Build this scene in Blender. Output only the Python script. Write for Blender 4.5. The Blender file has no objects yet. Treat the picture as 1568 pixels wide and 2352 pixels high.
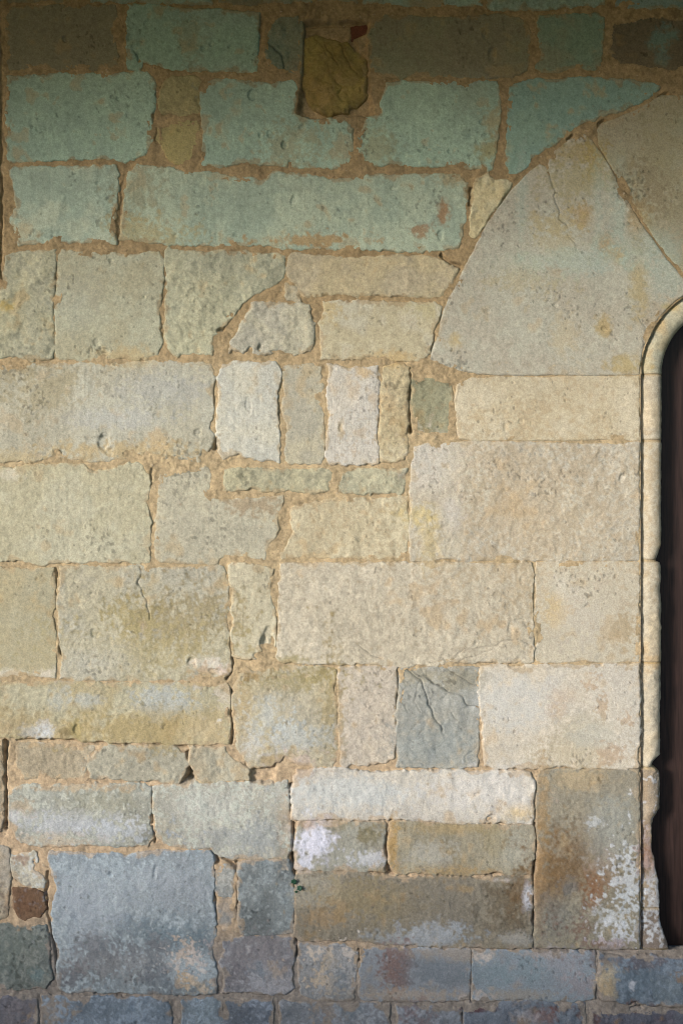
import bpy, math, random
import numpy as np

# ------------------------------------------------------------------ camera, sky, sun, exposure
SC = bpy.context.scene
COL = SC.collection
PXM = 0.0012                    # one picture unit (1568 across) in metres
ZB = 0.12                       # height of the picture's bottom edge above the floor
CAM_D = 3.0
cam_data = bpy.data.cameras.new("camera")
cam = bpy.data.objects.new("camera", cam_data)
COL.objects.link(cam)
cam.location = (0.0, -CAM_D, ZB + 1176 * PXM)
cam.rotation_euler = (math.pi / 2, 0, 0)
cam_data.sensor_width = 36
cam_data.lens = 36 * CAM_D / (2352 * PXM)
cam_data.clip_start = 0.05
cam_data.clip_end = 500
SC.camera = cam

SUN_ELEV, SUN_AZ = math.radians(12.5), math.radians(48)      # azimuth measured from straight-on towards the left
sdir = (-math.sin(SUN_AZ) * math.cos(SUN_ELEV), -math.cos(SUN_AZ) * math.cos(SUN_ELEV), math.sin(SUN_ELEV))
world = bpy.data.worlds.new("World")
SC.world = world
world.use_nodes = True
wn = world.node_tree.nodes
bg = wn["Background"]
sky = wn.new("ShaderNodeTexSky")
sky.sky_type = 'NISHITA'
sky.sun_disc = False
sky.sun_elevation = SUN_ELEV
sky.sun_rotation = math.atan2(sdir[0], sdir[1])
world.node_tree.links.new(sky.outputs[0], bg.inputs[0])
bg.inputs[1].default_value = 0.15
sun_data = bpy.data.lights.new("sun", 'SUN')
sun_data.energy = 1.5
sun_data.angle = math.radians(10)
sun_data.color = (1.0, 0.98, 0.97)
sun = bpy.data.objects.new("sun", sun_data)
COL.objects.link(sun)
from mathutils import Vector
sun.rotation_euler = Vector(sdir).to_track_quat('Z', 'Y').to_euler()
sun.location = (-4, -6, 4)
SC.view_settings.view_transform = 'Standard'
SC.view_settings.look = 'None'
SC.view_settings.gamma = 1
SC.view_settings.use_curve_mapping = False
SC.view_settings.exposure = 1.60
SC.cycles.filter_width = 1.0
SC.cycles.use_denoising = True

ALB = 0.67

def lin(c):
    c = np.asarray(c, dtype=np.float64) / 255.0
    return np.where(c <= 0.04045, c / 12.92, ((c + 0.055) / 1.055) ** 2.4)

def alb(c):
    return lin(c) * ALB * np.array((.985, 1.0, 1.09))

def WX(px): return (px - 784) * PXM
def WZ(py): return (2352 - py) * PXM + ZB

# ------------------------------------------------------------------ materials
def nmat(name):
    m = bpy.data.materials.new(name)
    m.use_nodes = True
    return m, m.node_tree.nodes, m.node_tree.links, m.node_tree.nodes["Principled BSDF"]

def stone_material(name, tool=1.0, grain=1.0, rough=0.92):
    m, n, l, b = nmat(name)
    b.inputs["Roughness"].default_value = rough
    b.inputs["Specular IOR Level"].default_value = 0.18
    at = n.new("ShaderNodeAttribute"); at.attribute_name = "col"
    geo = n.new("ShaderNodeNewGeometry")
    no = n.new("ShaderNodeTexNoise"); no.inputs["Scale"].default_value = 250; no.inputs["Detail"].default_value = 3; no.inputs["Roughness"].default_value = 0.7
    l.new(geo.outputs["Position"], no.inputs["Vector"])
    no2 = n.new("ShaderNodeTexNoise"); no2.inputs["Scale"].default_value = 90; no2.inputs["Detail"].default_value = 4; no2.inputs["Roughness"].default_value = 0.65
    l.new(geo.outputs["Position"], no2.inputs["Vector"])
    mr = n.new("ShaderNodeMapRange"); mr.inputs[1].default_value = 0.25; mr.inputs[2].default_value = 0.75
    mr.inputs[3].default_value = 1 - 0.26 * grain; mr.inputs[4].default_value = 1 + 0.26 * grain
    l.new(no.outputs["Fac"], mr.inputs[0])
    mr2 = n.new("ShaderNodeMapRange"); mr2.inputs[1].default_value = 0.3; mr2.inputs[2].default_value = 0.7
    mr2.inputs[3].default_value = 1 - 0.07 * grain; mr2.inputs[4].default_value = 1 + 0.07 * grain
    l.new(no2.outputs["Fac"], mr2.inputs[0])
    mu = n.new("ShaderNodeMath"); mu.operation = 'MULTIPLY'
    l.new(mr.outputs[0], mu.inputs[0]); l.new(mr2.outputs[0], mu.inputs[1])
    vm = n.new("ShaderNodeVectorMath"); vm.operation = 'SCALE'
    l.new(at.outputs["Color"], vm.inputs[0]); l.new(mu.outputs[0], vm.inputs[3])
    l.new(vm.outputs[0], b.inputs["Base Color"])
    # fine tooling: close set, slightly wavy drag lines
    mp = n.new("ShaderNodeMapping"); mp.inputs["Scale"].default_value = (1, 1, 0.12)
    l.new(geo.outputs["Position"], mp.inputs["Vector"])
    nt = n.new("ShaderNodeTexNoise"); nt.inputs["Scale"].default_value = 260; nt.inputs["Detail"].default_value = 2
    l.new(mp.outputs[0], nt.inputs["Vector"])
    mt = n.new("ShaderNodeMath"); mt.operation = 'MULTIPLY'
    l.new(nt.outputs["Fac"], mt.inputs[0]); l.new(at.outputs["Alpha"], mt.inputs[1])
    ad = n.new("ShaderNodeMath"); ad.operation = 'ADD'
    l.new(mt.outputs[0], ad.inputs[0]); l.new(no.outputs["Fac"], ad.inputs[1])
    bp = n.new("ShaderNodeBump"); bp.inputs["Strength"].default_value = 0.55; bp.inputs["Distance"].default_value = 0.0018
    l.new(ad.outputs[0], bp.inputs["Height"]); l.new(bp.outputs[0], b.inputs["Normal"])
    return m

M_STONE = stone_material("weathered_limestone")
M_MORTAR = stone_material("sandy_lime_mortar", grain=.9)

def plain_material(name, color, scale, amount, rough=0.9, bump=0.3, dist=0.01, stretch=(1, 1, 1)):
    m, n, l, b = nmat(name)
    b.inputs["Roughness"].default_value = rough
    b.inputs["Specular IOR Level"].default_value = 0.25
    geo = n.new("ShaderNodeNewGeometry")
    mp = n.new("ShaderNodeMapping"); mp.inputs["Scale"].default_value = stretch
    l.new(geo.outputs["Position"], mp.inputs["Vector"])
    no = n.new("ShaderNodeTexNoise"); no.inputs["Scale"].default_value = scale; no.inputs["Detail"].default_value = 6
    l.new(mp.outputs[0], no.inputs["Vector"])
    cr = n.new("ShaderNodeValToRGB")
    c = np.array(color)
    cr.color_ramp.elements[0].position = 0.3; cr.color_ramp.elements[1].position = 0.7
    cr.color_ramp.elements[0].color = (*(c * (1 - amount)), 1)
    cr.color_ramp.elements[1].color = (*np.minimum(c * (1 + amount), 1), 1)
    l.new(no.outputs["Fac"], cr.inputs[0]); l.new(cr.outputs[0], b.inputs["Base Color"])
    bp = n.new("ShaderNodeBump"); bp.inputs["Strength"].default_value = bump; bp.inputs["Distance"].default_value = dist
    l.new(no.outputs["Fac"], bp.inputs["Height"]); l.new(bp.outputs[0], b.inputs["Normal"])
    return m

# ------------------------------------------------------------------ the sampling lattice and its noise fields
xs = np.concatenate([np.arange(-620, -11, 12), np.arange(-10, 1582, 2), np.arange(1592, 2700, 12)]).astype(np.float64)
ys = np.concatenate([np.arange(-640, -11, 12), np.arange(-10, 2364, 2), np.arange(2374, 2475, 12)]).astype(np.float64)
NX, NY = len(xs), len(ys)
GX, GY = np.meshgrid(xs, ys)

def _w(t, s):
    t = t / s
    i = np.floor(t).astype(int); f = t - i
    w = np.stack([(1 - f) ** 3, 3 * f ** 3 - 6 * f ** 2 + 4, -3 * f ** 3 + 3 * f ** 2 + 3 * f + 1, f ** 3], 1) / 6
    i = i - i.min()
    return i, w

def smooth(a, b, x):
    t = np.clip((x - a) / (b - a), 0, 1)
    return t * t * (3 - 2 * t)

def field(sx, sy, seed):
    rng = np.random.default_rng(seed)
    ix, wx = _w(xs, sx); iy, wy = _w(ys, sy)
    g = rng.standard_normal((iy.max() + 4, ix.max() + 4)).astype(np.float32)
    r = sum(g[iy + k, :] * wy[:, k:k + 1].astype(np.float32) for k in range(4))
    o = sum(r[:, ix + k] * wx[:, k].astype(np.float32)[None, :] for k in range(4))
    return (o / o.std()).astype(np.float32)

F = {}
for nm, sx, sy in [("n200", 200, 200), ("n100", 100, 100), ("n50", 50, 50), ("n26", 26, 26), ("n14", 14, 14), ("n8", 8, 8), ("n5", 5, 5),
                   ("n3", 2.6, 2.6), ("e26", 26, 26), ("e10", 10, 10), ("e5", 5, 5), ("sv", 3.2, 26), ("sh", 26, 3.2),
                   ("c100", 90, 90), ("c40", 40, 40), ("c18", 18, 18), ("c8", 7, 7), ("c4", 3.4, 3.4), ("d60", 60, 60), ("d20", 20, 20)]:
    F[nm] = field(sx, sy, abs(hash(nm + "w")) % 1 + sum(ord(ch) * (i + 3) for i, ch in enumerate(nm)))
F["k24"] = -np.exp(-(field(24, 24, 901) / 0.16) ** 2)
F["k12"] = -np.exp(-(field(11, 13, 902) / 0.2) ** 2)
F["kd"] = -np.exp(-(field(30, 16, 903) / 0.14) ** 2)
F["pit"] = -np.clip(field(7, 11, 904) + .5 * F["n3"] + .3 * F["n50"] - 2.3, 0, 0.8) / 0.8
F["pit5"] = -np.clip(field(3.4, 4.4, 905) + .4 * F["n26"] + .5 * F["n50"] - 2.3, 0, 0.6) / 0.6
_q = field(34, 24, 911); F["scarp"] = smooth(.93, 1.0, _q + .12 * F["n14"]) + smooth(-1.22, -1.15, _q + .12 * F["n14"])
_q = field(15, 12, 912); F["scarp2"] = smooth(1.05, 1.2, _q + .1 * F["n8"]) + smooth(-1.5, -1.35, _q)
F["fleck"] = smooth(1.15, 1.5, .55 * F["c18"] + .5 * F["d20"] + .35 * F["c8"] + .35 * F["d60"] + .2 * F["c4"])
def terrace(a, k):
    return (a - .95 * np.sin(2 * np.pi * a * k) / (2 * np.pi * k)).astype(np.float32)
F["t18"] = terrace(field(17, 21, 921), .75)
F["t9"] = terrace(field(9, 12, 922), .7)
F["t40"] = terrace(field(46, 36, 923), .9)
F["k8"] = -np.exp(-(field(8, 14, 924) / .14) ** 2)
F["lump"] = np.maximum(F["n26"], F["d20"])

OFF = {c: o for c, o in zip("ABCDEFGHIJKL", [(0, 0), (501.8, 0), (940.8, 0), (0, 564.5), (501.8, 564.5), (940.8, 564.5),
       (0, 1160.3), (501.8, 1160.3), (940.8, 1160.3), (0, 1724.8), (501.8, 1724.8), (940.8, 1724.8)])}

def pts(s):
    out = []; o = None
    for t in s.split():
        if t == "X": o = None; continue
        if t in OFF: o = OFF[t]; continue
        u, v = (float(q) for q in t.split(","))
        out.append((u, v) if o is None else (o[0] + 0.4 * u, o[1] + 0.4 * v))
    return np.array(out)

def seg_dist(px, py, p, q):
    d = q - p; L = max(d @ d, 1e-9)
    t = np.clip(((px - p[0]) * d[0] + (py - p[1]) * d[1]) / L, 0, 1)
    return np.hypot(px - p[0] - t * d[0], py - p[1] - t * d[1])

def poly_sd(px, py, P):
    best = np.full(px.shape, 1e9); ins = np.zeros(px.shape, bool)
    for a in range(len(P)):
        p, q = P[a], P[(a + 1) % len(P)]
        best = np.minimum(best, seg_dist(px, py, p, q))
        if p[1] != q[1]:
            c = ((p[1] > py) != (q[1] > py)) & (px < (q[0] - p[0]) * (py - p[1]) / (q[1] - p[1]) + p[0])
            ins ^= c
    return np.where(ins, best, -best)

def line_dist(px, py, P):
    best = np.full(px.shape, 1e9)
    for a in range(len(P) - 1):
        best = np.minimum(best, seg_dist(px, py, P[a], P[a + 1]))
    return best

# distance outside the doorway's moulded surround (positive on the wall)
OX0, OX1, OYT, OYB, OR = 1466.0, 2338.0, 644.0, 2186.0, 216.0
def opening_sd(px, py):
    cx, hx = (OX0 + OX1) / 2, (OX1 - OX0) / 2
    qx = np.abs(px - cx) - hx + OR
    qy = (OYT - py) + OR
    d = np.minimum(np.maximum(qx, qy), 0) + np.hypot(np.maximum(qx, 0), np.maximum(qy, 0)) - OR
    return np.maximum(d, py - OYB)
OSD = opening_sd(GX, GY).astype(np.float32)

# ------------------------------------------------------------------ stains, cracks, pits and open joints
MORTAR = (190, 168, 128)
PATCH = []
def patch(c, u, v, ru, rv, col, s=0.8, fine=False, soft=0.6, brk=0.7, rot=0):
    o = (0, 0) if c == "X" else OFF[c]; k = 1.0 if c == "X" else 0.4
    PATCH.append((o[0] + k * u, o[1] + k * v, k * ru, k * rv, alb(col), s, fine, soft, brk, math.radians(rot)))
CARVE = []          # on the stones: (polyline, half width, depth mm)
def crack(s, w=1.8, d=4.0): CARVE.append((pts(s), w, d))
PIT = []            # (x, y, rx, ry, depth mm)
def pit(c, u, v, ru, rv, d): o = OFF[c]; PIT.append((o[0] + .4 * u, o[1] + .4 * v, .4 * ru, .4 * rv, d))
GAP = []            # open joints: the mortar is missing here
def gap(s, w=3.5, d=22): GAP.append((pts(s), w, d))

WHITE = (232, 230, 226); OCHRE = (190, 150, 88); MOSS = (140, 128, 82); GREY = (140, 142, 138); RUST = (168, 112, 70)
TEAL = (160, 196, 178); PALE = (206, 210, 198); DIRT = (112, 92, 66); MAUVE = (138, 118, 116); BLUE = (146, 158, 160)

exec_lists = None
# teal limewash left on stones and places where it has gone
patch("C", 1450, 210, 70, 60, (120, 150, 136), .8)
patch("C", 1450, 330, 40, 35, (110, 140, 130), .6)
patch("B", 330, 300, 70, 110, (120, 140, 122), .6)
patch("B", 900, 850, 90, 110, (176, 170, 130), .7)
patch("C", 480, 700, 45, 60, (190, 160, 105), .6)
patch("C", 450, 860, 60, 50, (176, 160, 105), .8)
patch("B", 430, 850, 130, 100, (176, 172, 136), .75, brk=1.1)
patch("A", 800, 1100, 110, 120, (168, 162, 128), .7, brk=1.1)
patch("A", 850, 1330, 170, 80, (190, 172, 120), .7, brk=1.1)
patch("A", 120, 1330, 80, 60, (205, 190, 150), .6)
patch("B", 560, 1380, 260, 25, (188, 150, 96), .85, brk=1.2)
patch("B", 1290, 1210, 30, 60, (172, 118, 70), .8)
patch("B", 1160, 1330, 60, 30, (172, 118, 70), .7, brk=1.2)
patch("B", 1360, 1010, 90, 60, (186, 160, 110), .6)
patch("B", 1450, 550, 90, 90, (170, 176, 150), .4)
patch("A", 1090, 230, 60, 120, (160, 160, 130), .6, brk=1.2)
# ochre on the big arch stone
patch("C", 960, 880, 130, 60, (176, 150, 82), .62)
patch("C", 1070, 920, 60, 100, (180, 156, 90), .8)
patch("C", 1000, 1040, 180, 110, (184, 172, 122), .6, brk=1.1)
patch("C", 1000, 1240, 60, 80, (186, 150, 80), .62)
patch("C", 820, 1280, 120, 60, (196, 176, 122), .6, brk=1.1)
patch("C", 1300, 1270, 70, 120, (184, 148, 82), .62)
patch("C", 1120, 1420, 40, 60, (184, 150, 84), .62)
patch("C", 1200, 1470, 50, 60, (190, 164, 100), .7)
patch("C", 820, 1420, 130, 120, (200, 186, 142), .5, brk=1.2)
patch("F", 1310, 210, 50, 170, (192, 168, 104), .62)
patch("F", 1110, 470, 40, 55, (190, 164, 104), .8)
patch("F", 1250, 680, 90, 55, (190, 168, 108), .8)
patch("F", 1490, 350, 40, 18, (192, 170, 110), .8)
patch("F", 260, 530, 30, 30, (206, 180, 120), .6)
patch("F", 880, 520, 60, 90, (206, 190, 150), .5, brk=1.2)
patch("F", 640, 160, 150, 100, (198, 184, 140), .5, brk=1.3)
for u in (660, 1100, 1230): patch("C", u - 20, 1130 + (u % 7) * 12, 28, 230, (181, 192, 172), .6, brk=.9)
patch("C", 1180, 1180, 60, 170, (181, 192, 172), .55)
patch("C", 1330, 1420, 130, 110, (181, 192, 172), .6)
patch("F", 1480, 120, 90, 160, (181, 192, 172), .6)
patch("F", 900, 90, 350, 70, (186, 206, 190), .5)
patch("C", 1440, 900, 120, 300, (168, 158, 118), .5, brk=1.2)
patch("C", 1330, 1100, 90, 120, (146, 128, 100), .4, brk=1.3)
# mid stones
patch("D", 700, 640, 170, 50, (206, 182, 132), .7)
patch("D", 440, 330, 120, 130, (178, 178, 158), .4)
patch("D", 40, 350, 50, 30, (194, 168, 98), .9)
patch("D", 280, 830, 200, 110, (172, 156, 112), .5, brk=1.1)
patch("D", 950, 830, 230, 90, (186, 186, 176), .6)
patch("D", 690, 990, 250, 60, (196, 196, 186), .6)
patch("D", 60, 720, 150, 50, (172, 158, 120), .5)
patch("D", 700, 1180, 330, 50, (202, 176, 124), .75, brk=.9)
patch("D", 60, 1230, 160, 50, (200, 178, 128), .6)
patch("D", 70, 1310, 50, 35, (222, 212, 186), .7)
patch("D", 900, 1120, 60, 60, (206, 180, 134), .7)
patch("E", 1000, 650, 110, 40, (208, 176, 118), .7)
patch("E", 830, 730, 40, 30, (206, 176, 124), .8)
patch("E", 640, 360, 60, 60, (204, 178, 118), .7)
patch("E", 700, 1050, 20, 50, (186, 166, 126), .8)
patch("E", 1180, 360, 90, 60, (196, 184, 136), .6)
patch("F", 250, 560, 50, 30, (206, 180, 120), .4)
patch("F", 700, 1500, 520, 330, (204, 178, 134), .45, brk=1.5, soft=.9)
patch("I", 100, 180, 60, 140, (208, 188, 132), .6)
patch("I", 60, 60, 120, 60, (214, 194, 132), .6)
patch("F", 130, 1250, 130, 160, (220, 214, 198), .6)
patch("I", 240, 40, 60, 90, (216, 210, 196), .6)
patch("I", 240, 250, 60, 80, (216, 206, 178), .6)
patch("I", 830, 600, 60, 90, (214, 186, 130), .75)
patch("I", 890, 460, 70, 60, (220, 212, 190), .6)
patch("I", 980, 620, 120, 160, (206, 198, 180), .4, brk=1.2)
patch("I", 1200, 720, 60, 60, (172, 148, 104), .6, brk=1.2)
patch("I", 1030, 1010, 40, 35, (196, 164, 122), .6, brk=1.6)
patch("I", 830, 1160, 40, 60, (190, 158, 118), .6, brk=1.5)
patch("I", 890, 1090, 60, 40, (204, 180, 146), .5)
patch("I", 1110, 1160, 30, 60, (192, 160, 118), .6, brk=1.5)
patch("I", 1240, 1230, 30, 40, (196, 164, 124), .6, brk=1.5)
patch("I", 950, 1420, 230, 110, (190, 176, 142), .7)
patch("I", 1010, 1290, 150, 80, (190, 180, 150), .6)
patch("I", 1050, 1330, 120, 60, (196, 196, 182), .5)
patch("I", 600, 1120, 200, 150, (216, 216, 206), .5)
patch("I", 1150, 1430, 80, 50, (192, 150, 110), .4, brk=1.2)
# lower courses: lichen, damp, salts
patch("G", 750, 640, 150, 80, (176, 162, 110), .6, brk=1.2)
patch("G", 1030, 700, 280, 160, (156, 138, 92), .7, brk=1.3)
patch("G", 850, 850, 420, 140, (186, 172, 124), .6, brk=1.4)
patch("G", 560, 900, 160, 90, (196, 194, 178), .5, brk=1.2)
patch("G", 260, 970, 75, 30, (226, 214, 190), .9)
patch("G", 50, 970, 90, 30, (226, 216, 192), .8)
patch("G", 1220, 910, 110, 35, (232, 222, 202), .9, brk=1.2)
patch("G", 1290, 950, 35, 30, (230, 206, 186), .8)
patch("G", 1160, 980, 60, 60, (188, 152, 104), .6, brk=1.1)
patch("G", 960, 1120, 170, 80, (190, 196, 190), .8, brk=1.1)
patch("G", 500, 1120, 80, 40, (192, 196, 186), .7)
patch("G", 330, 1110, 60, 60, (186, 190, 180), .6)
patch("G", 700, 1290, 500, 60, (186, 166, 120), .55, brk=1.2)
patch("G", 900, 1260, 350, 80, (176, 158, 108), .5, brk=1.4)
patch("G", 250, 1290, 55, 45, (228, 230, 226), 1.0, brk=.9)
patch("G", 190, 1300, 60, 35, (200, 204, 198), .9, brk=.9)
patch("G", 380, 1310, 35, 25, (128, 112, 76), .8)
patch("G", 440, 1280, 25, 60, (172, 156, 104), .8)
patch("G", 1180, 1300, 130, 70, (206, 188, 150), .6)
patch("G", 1290, 1060, 40, 100, (222, 208, 188), .6, brk=1.2)
patch("G", 100, 1250, 160, 60, (168, 150, 112), .6, brk=1.2)
patch("H", 580, 960, 110, 60, (168, 152, 104), .7, brk=1.1)
patch("H", 640, 1150, 60, 260, (164, 146, 98), .7, brk=1.2)
patch("H", 150, 1180, 60, 160, (190, 166, 118), .7)
patch("H", 420, 1000, 250, 60, (170, 156, 108), .7, brk=1.3)
patch("H", 260, 1230, 120, 120, (206, 208, 196), .7, brk=1.2)
patch("H", 430, 1330, 150, 70, (196, 202, 196), .6, brk=1.2)
patch("H", 250, 1380, 90, 60, (212, 206, 190), .6, brk=1.2)
patch("H", 450, 1490, 130, 60, (204, 182, 160), .8, brk=1.2)
patch("H", 180, 950, 110, 50, (160, 128, 84), .6, brk=1)
patch("H", 400, 890, 80, 30, (170, 158, 110), .8)
patch("H", 1400, 1000, 130, 60, (164, 154, 124), .6)
patch("H", 1150, 980, 120, 40, (172, 160, 126), .5)
patch("H", 1200, 1400, 230, 120, (146, 156, 152), .5)
patch("K", 700, 240, 350, 90, (206, 212, 206), .6)
patch("L", 620, 350, 80, 40, (222, 194, 140), .8)
patch("L", 400, 230, 300, 120, (230, 226, 216), .5)
patch("K", 545, 520, 95, 110, (238, 236, 242), 1.0, brk=.8)
patch("K", 490, 650, 50, 30, (226, 226, 230), .9)
patch("K", 840, 620, 110, 40, (222, 222, 222), .7, brk=1.3)
patch("K", 860, 490, 50, 40, (128, 118, 82), .7, brk=1.2)
patch("K", 700, 430, 60, 30, (150, 134, 92), .5)
patch("K", 490, 420, 60, 30, (190, 158, 120), .8)
patch("K", 1000, 540, 30, 150, (192, 156, 96), .9)
patch("K", 1300, 690, 330, 30, (190, 156, 98), .6, brk=1.2)
patch("L", 250, 440, 280, 30, (176, 150, 98), .5)
patch("L", 600, 560, 110, 140, (190, 190, 172), .5)
patch("L", 480, 520, 60, 100, (170, 154, 112), .5)
patch("K", 1220, 600, 120, 60, (196, 194, 180), .5, brk=1.2)
patch("K", 560, 800, 130, 90, (198, 192, 170), .5)
patch("K", 900, 860, 230, 110, (158, 142, 104), .7, brk=1.2)
patch("K", 620, 960, 120, 60, (176, 146, 104), .6, brk=1.1)
patch("K", 1300, 860, 260, 130, (134, 128, 114), .6, brk=1.2)
patch("L", 560, 850, 130, 130, (116, 102, 78), .75, brk=.9)
patch("L", 620, 790, 60, 100, (120, 94, 62), .6)
patch("L", 560, 1000, 110, 50, (110, 98, 78), .7)
patch("L", 680, 830, 28, 70, (228, 230, 234), .95, brk=.7)
patch("L", 530, 740, 50, 12, (214, 204, 190), .8)
patch("L", 620, 1080, 130, 40, (176, 174, 164), .7)
patch("K", 1150, 1080, 250, 50, (176, 186, 190), .6, brk=1.2)
patch("L", 120, 1060, 130, 60, (180, 184, 184), .5, brk=1.2)
# jamb stone grime, iron and salts
patch("L", 950, 650, 220, 200, (124, 94, 58), .85, rot=-30, soft=.9, brk=.9)
patch("L", 830, 760, 110, 170, (128, 102, 68), .6, brk=1.1)
patch("L", 1060, 780, 60, 160, (150, 98, 62), .65, brk=1.1, rot=20)
patch("L", 1130, 700, 70, 80, (150, 112, 68), .5, brk=1.1)
patch("L", 760, 300, 40, 250, (172, 140, 92), .7)
patch("L", 740, 800, 35, 250, (168, 138, 98), .7)
patch("L", 1150, 480, 130, 220, (172, 176, 164), .6)
patch("L", 950, 170, 200, 60, (196, 172, 128), .5)
patch("L", 920, 790, 40, 60, (132, 132, 126), .7)
patch("L", 850, 950, 130, 110, (128, 130, 124), .6)
patch("L", 1000, 1000, 120, 60, (128, 84, 66), .6, brk=1.3)
patch("L", 1260, 740, 65, 130, (222, 226, 224), .7, True, brk=1.6, soft=.5)
patch("L", 1240, 950, 90, 90, (216, 220, 216), .7, True, brk=1.6, soft=.5)
patch("L", 1090, 980, 50, 90, (206, 208, 200), .7, True, brk=1.6, soft=.5)
patch("L", 1170, 1070, 70, 50, (220, 222, 222), .7, True, brk=1.6, soft=.5)
patch("L", 1060, 410, 30, 25, (216, 220, 216), .5, brk=1.6)
patch("L", 1120, 1110, 110, 30, (140, 90, 80), .5, brk=1.3)
patch("L", 1400, 760, 40, 250, (214, 214, 210), .7, True, brk=1.6, soft=.5)
patch("L", 1360, 660, 30, 25, (230, 228, 224), .9, brk=1.3)
patch("L", 1360, 640, 40, 80, (140, 96, 64), .6, brk=1.1)
patch("L", 1370, 560, 50, 120, (168, 122, 88), .5)
# lowest courses
patch("J", 420, 410, 220, 60, (206, 208, 206), .7, brk=1.3)
patch("J", 650, 460, 130, 60, (206, 210, 210), .6, brk=1.3)
patch("J", 200, 240, 130, 40, (172, 174, 160), .5)
patch("J", 560, 300, 180, 60, (168, 164, 136), .5, brk=1.1)
patch("J", 130, 320, 60, 40, (196, 172, 136), .6, brk=1.1)
patch("J", 90, 370, 40, 30, (210, 208, 204), .7)
patch("J", 300, 520, 220, 35, (206, 188, 158), .7, brk=1.2)
patch("J", 430, 210, 300, 18, (206, 180, 140), .6, brk=1.2)
patch("J", 1150, 320, 200, 90, (198, 198, 184), .5)
patch("J", 1350, 500, 180, 90, (170, 174, 168), .6, brk=1.2)
patch("K", 250, 480, 120, 90, (164, 168, 162), .6, brk=1.2)
patch("K", 380, 400, 30, 160, (190, 168, 136), .5, brk=1.2)
patch("J", 620, 800, 300, 160, (178, 185, 186), .6, brk=1.4)
patch("J", 470, 950, 150, 130, (182, 188, 190), .6, brk=1.3)
patch("J", 420, 1120, 100, 130, (184, 192, 192), .6, brk=1.3)
patch("J", 860, 720, 150, 60, (174, 180, 180), .5, brk=1.3)
patch("J", 1060, 760, 130, 160, (172, 178, 178), .5, brk=1.3)
patch("J", 960, 1080, 220, 100, (118, 136, 142), .7, brk=1.1)
patch("J", 620, 1140, 180, 50, (96, 106, 112), .6, brk=1.3)
patch("J", 420, 1300, 80, 60, (104, 98, 100), .7, brk=1.2)
patch("J", 700, 1190, 300, 90, (150, 140, 134), .4, brk=1.3)
patch("J", 1030, 1220, 50, 50, (222, 212, 200), .8, True, brk=1.5, soft=.5)
patch("J", 1060, 1150, 35, 60, (210, 190, 166), .75, True, brk=1.5, soft=.5)
patch("J", 1050, 1290, 45, 40, (216, 186, 144), .9, brk=1.4)
patch("J", 1150, 1250, 50, 60, (222, 212, 200), .8, True, brk=1.5, soft=.5)
patch("J", 1150, 1330, 50, 40, (206, 184, 150), .7, brk=1.4)
patch("J", 930, 1300, 70, 60, (110, 118, 124), .6, brk=1.3)
patch("J", 120, 880, 90, 90, (110, 78, 56), .6, brk=1)
patch("J", 130, 620, 60, 30, (150, 112, 90), .7, brk=1.1)
patch("J", 1300, 960, 40, 30, (146, 150, 146), .8)
patch("J", 30, 1150, 220, 150, (118, 128, 118), .6, brk=1.1)
patch("J", 220, 1290, 40, 40, (132, 154, 152), .6)
patch("K", 200, 1190, 180, 90, (148, 141, 140), .5, brk=1.2)
patch("K", 240, 1290, 60, 60, (150, 166, 172), .6, brk=1.2)
patch("K", 160, 1310, 120, 60, (122, 119, 122), .5, brk=1.2)
patch("K", 300, 1350, 120, 40, (206, 204, 202), .5, brk=1.7)
patch("K", 320, 1250, 40, 40, (196, 176, 150), .6, brk=1.3)
patch("K", 600, 1150, 60, 50, (226, 210, 188), .8, True, brk=1.5, soft=.5)
patch("K", 740, 1180, 45, 60, (228, 214, 196), .8, True, brk=1.5, soft=.5)
patch("K", 610, 1310, 80, 80, (222, 200, 168), .8, brk=1.7)
patch("K", 690, 1320, 60, 130, (128, 140, 146), .6, brk=1.1)
patch("K", 640, 1210, 60, 60, (196, 178, 148), .5)
patch("K", 1010, 1250, 80, 110, (132, 96, 80), .8, brk=1.1)
patch("K", 1250, 1270, 150, 90, (122, 130, 134), .7, brk=.9)
patch("K", 1100, 1400, 330, 30, (196, 176, 148), .6, brk=1.1)
patch("K", 1400, 1160, 200, 40, (192, 172, 144), .5)
patch("L", 430, 1180, 40, 30, (220, 206, 190), .9, brk=1.3)
patch("L", 400, 1420, 60, 30, (214, 208, 204), .7, brk=1.5)
patch("L", 650, 1270, 200, 70, (138, 156, 158), .6, brk=.9)
patch("L", 900, 1230, 110, 80, (176, 172, 172), .6, brk=1.3)
patch("L", 950, 1340, 90, 60, (170, 158, 156), .6, brk=1.3)
patch("L", 800, 1160, 100, 20, (190, 176, 162), .7, brk=1.2)
patch("L", 600, 1400, 200, 30, (176, 162, 140), .6)
patch("L", 1130, 1340, 50, 110, (206, 182, 138), .85, brk=.7)
patch("L", 1150, 1240, 60, 50, (196, 186, 160), .7, brk=1.2)
patch("L", 1300, 1340, 110, 110, (104, 120, 128), .6, brk=.8)
patch("L", 1500, 1350, 110, 110, (130, 142, 142), .5)
patch("L", 1265, 1345, 22, 30, (214, 216, 218), .9, brk=1.3)
patch("L", 1440, 1455, 130, 18, (176, 184, 184), .6, brk=1.1)
patch("L", 1300, 1200, 250, 40, (112, 98, 98), .6, brk=1.2)
patch("L", 1540, 1280, 50, 40, (160, 122, 78), .6, brk=1.2)
patch("L", 1300, 1470, 330, 22, (96, 62, 60), .7, brk=1.2)
patch("L", 380, 1475, 80, 22, (98, 58, 56), .95, brk=.8)
patch("L", 1290, 1460, 40, 30, (126, 84, 56), .7)
patch("L", 1040, 1530, 60, 50, (118, 74, 50), .6, brk=1.2)
patch("L", 760, 1520, 60, 40, (140, 104, 92), .7)
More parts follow.
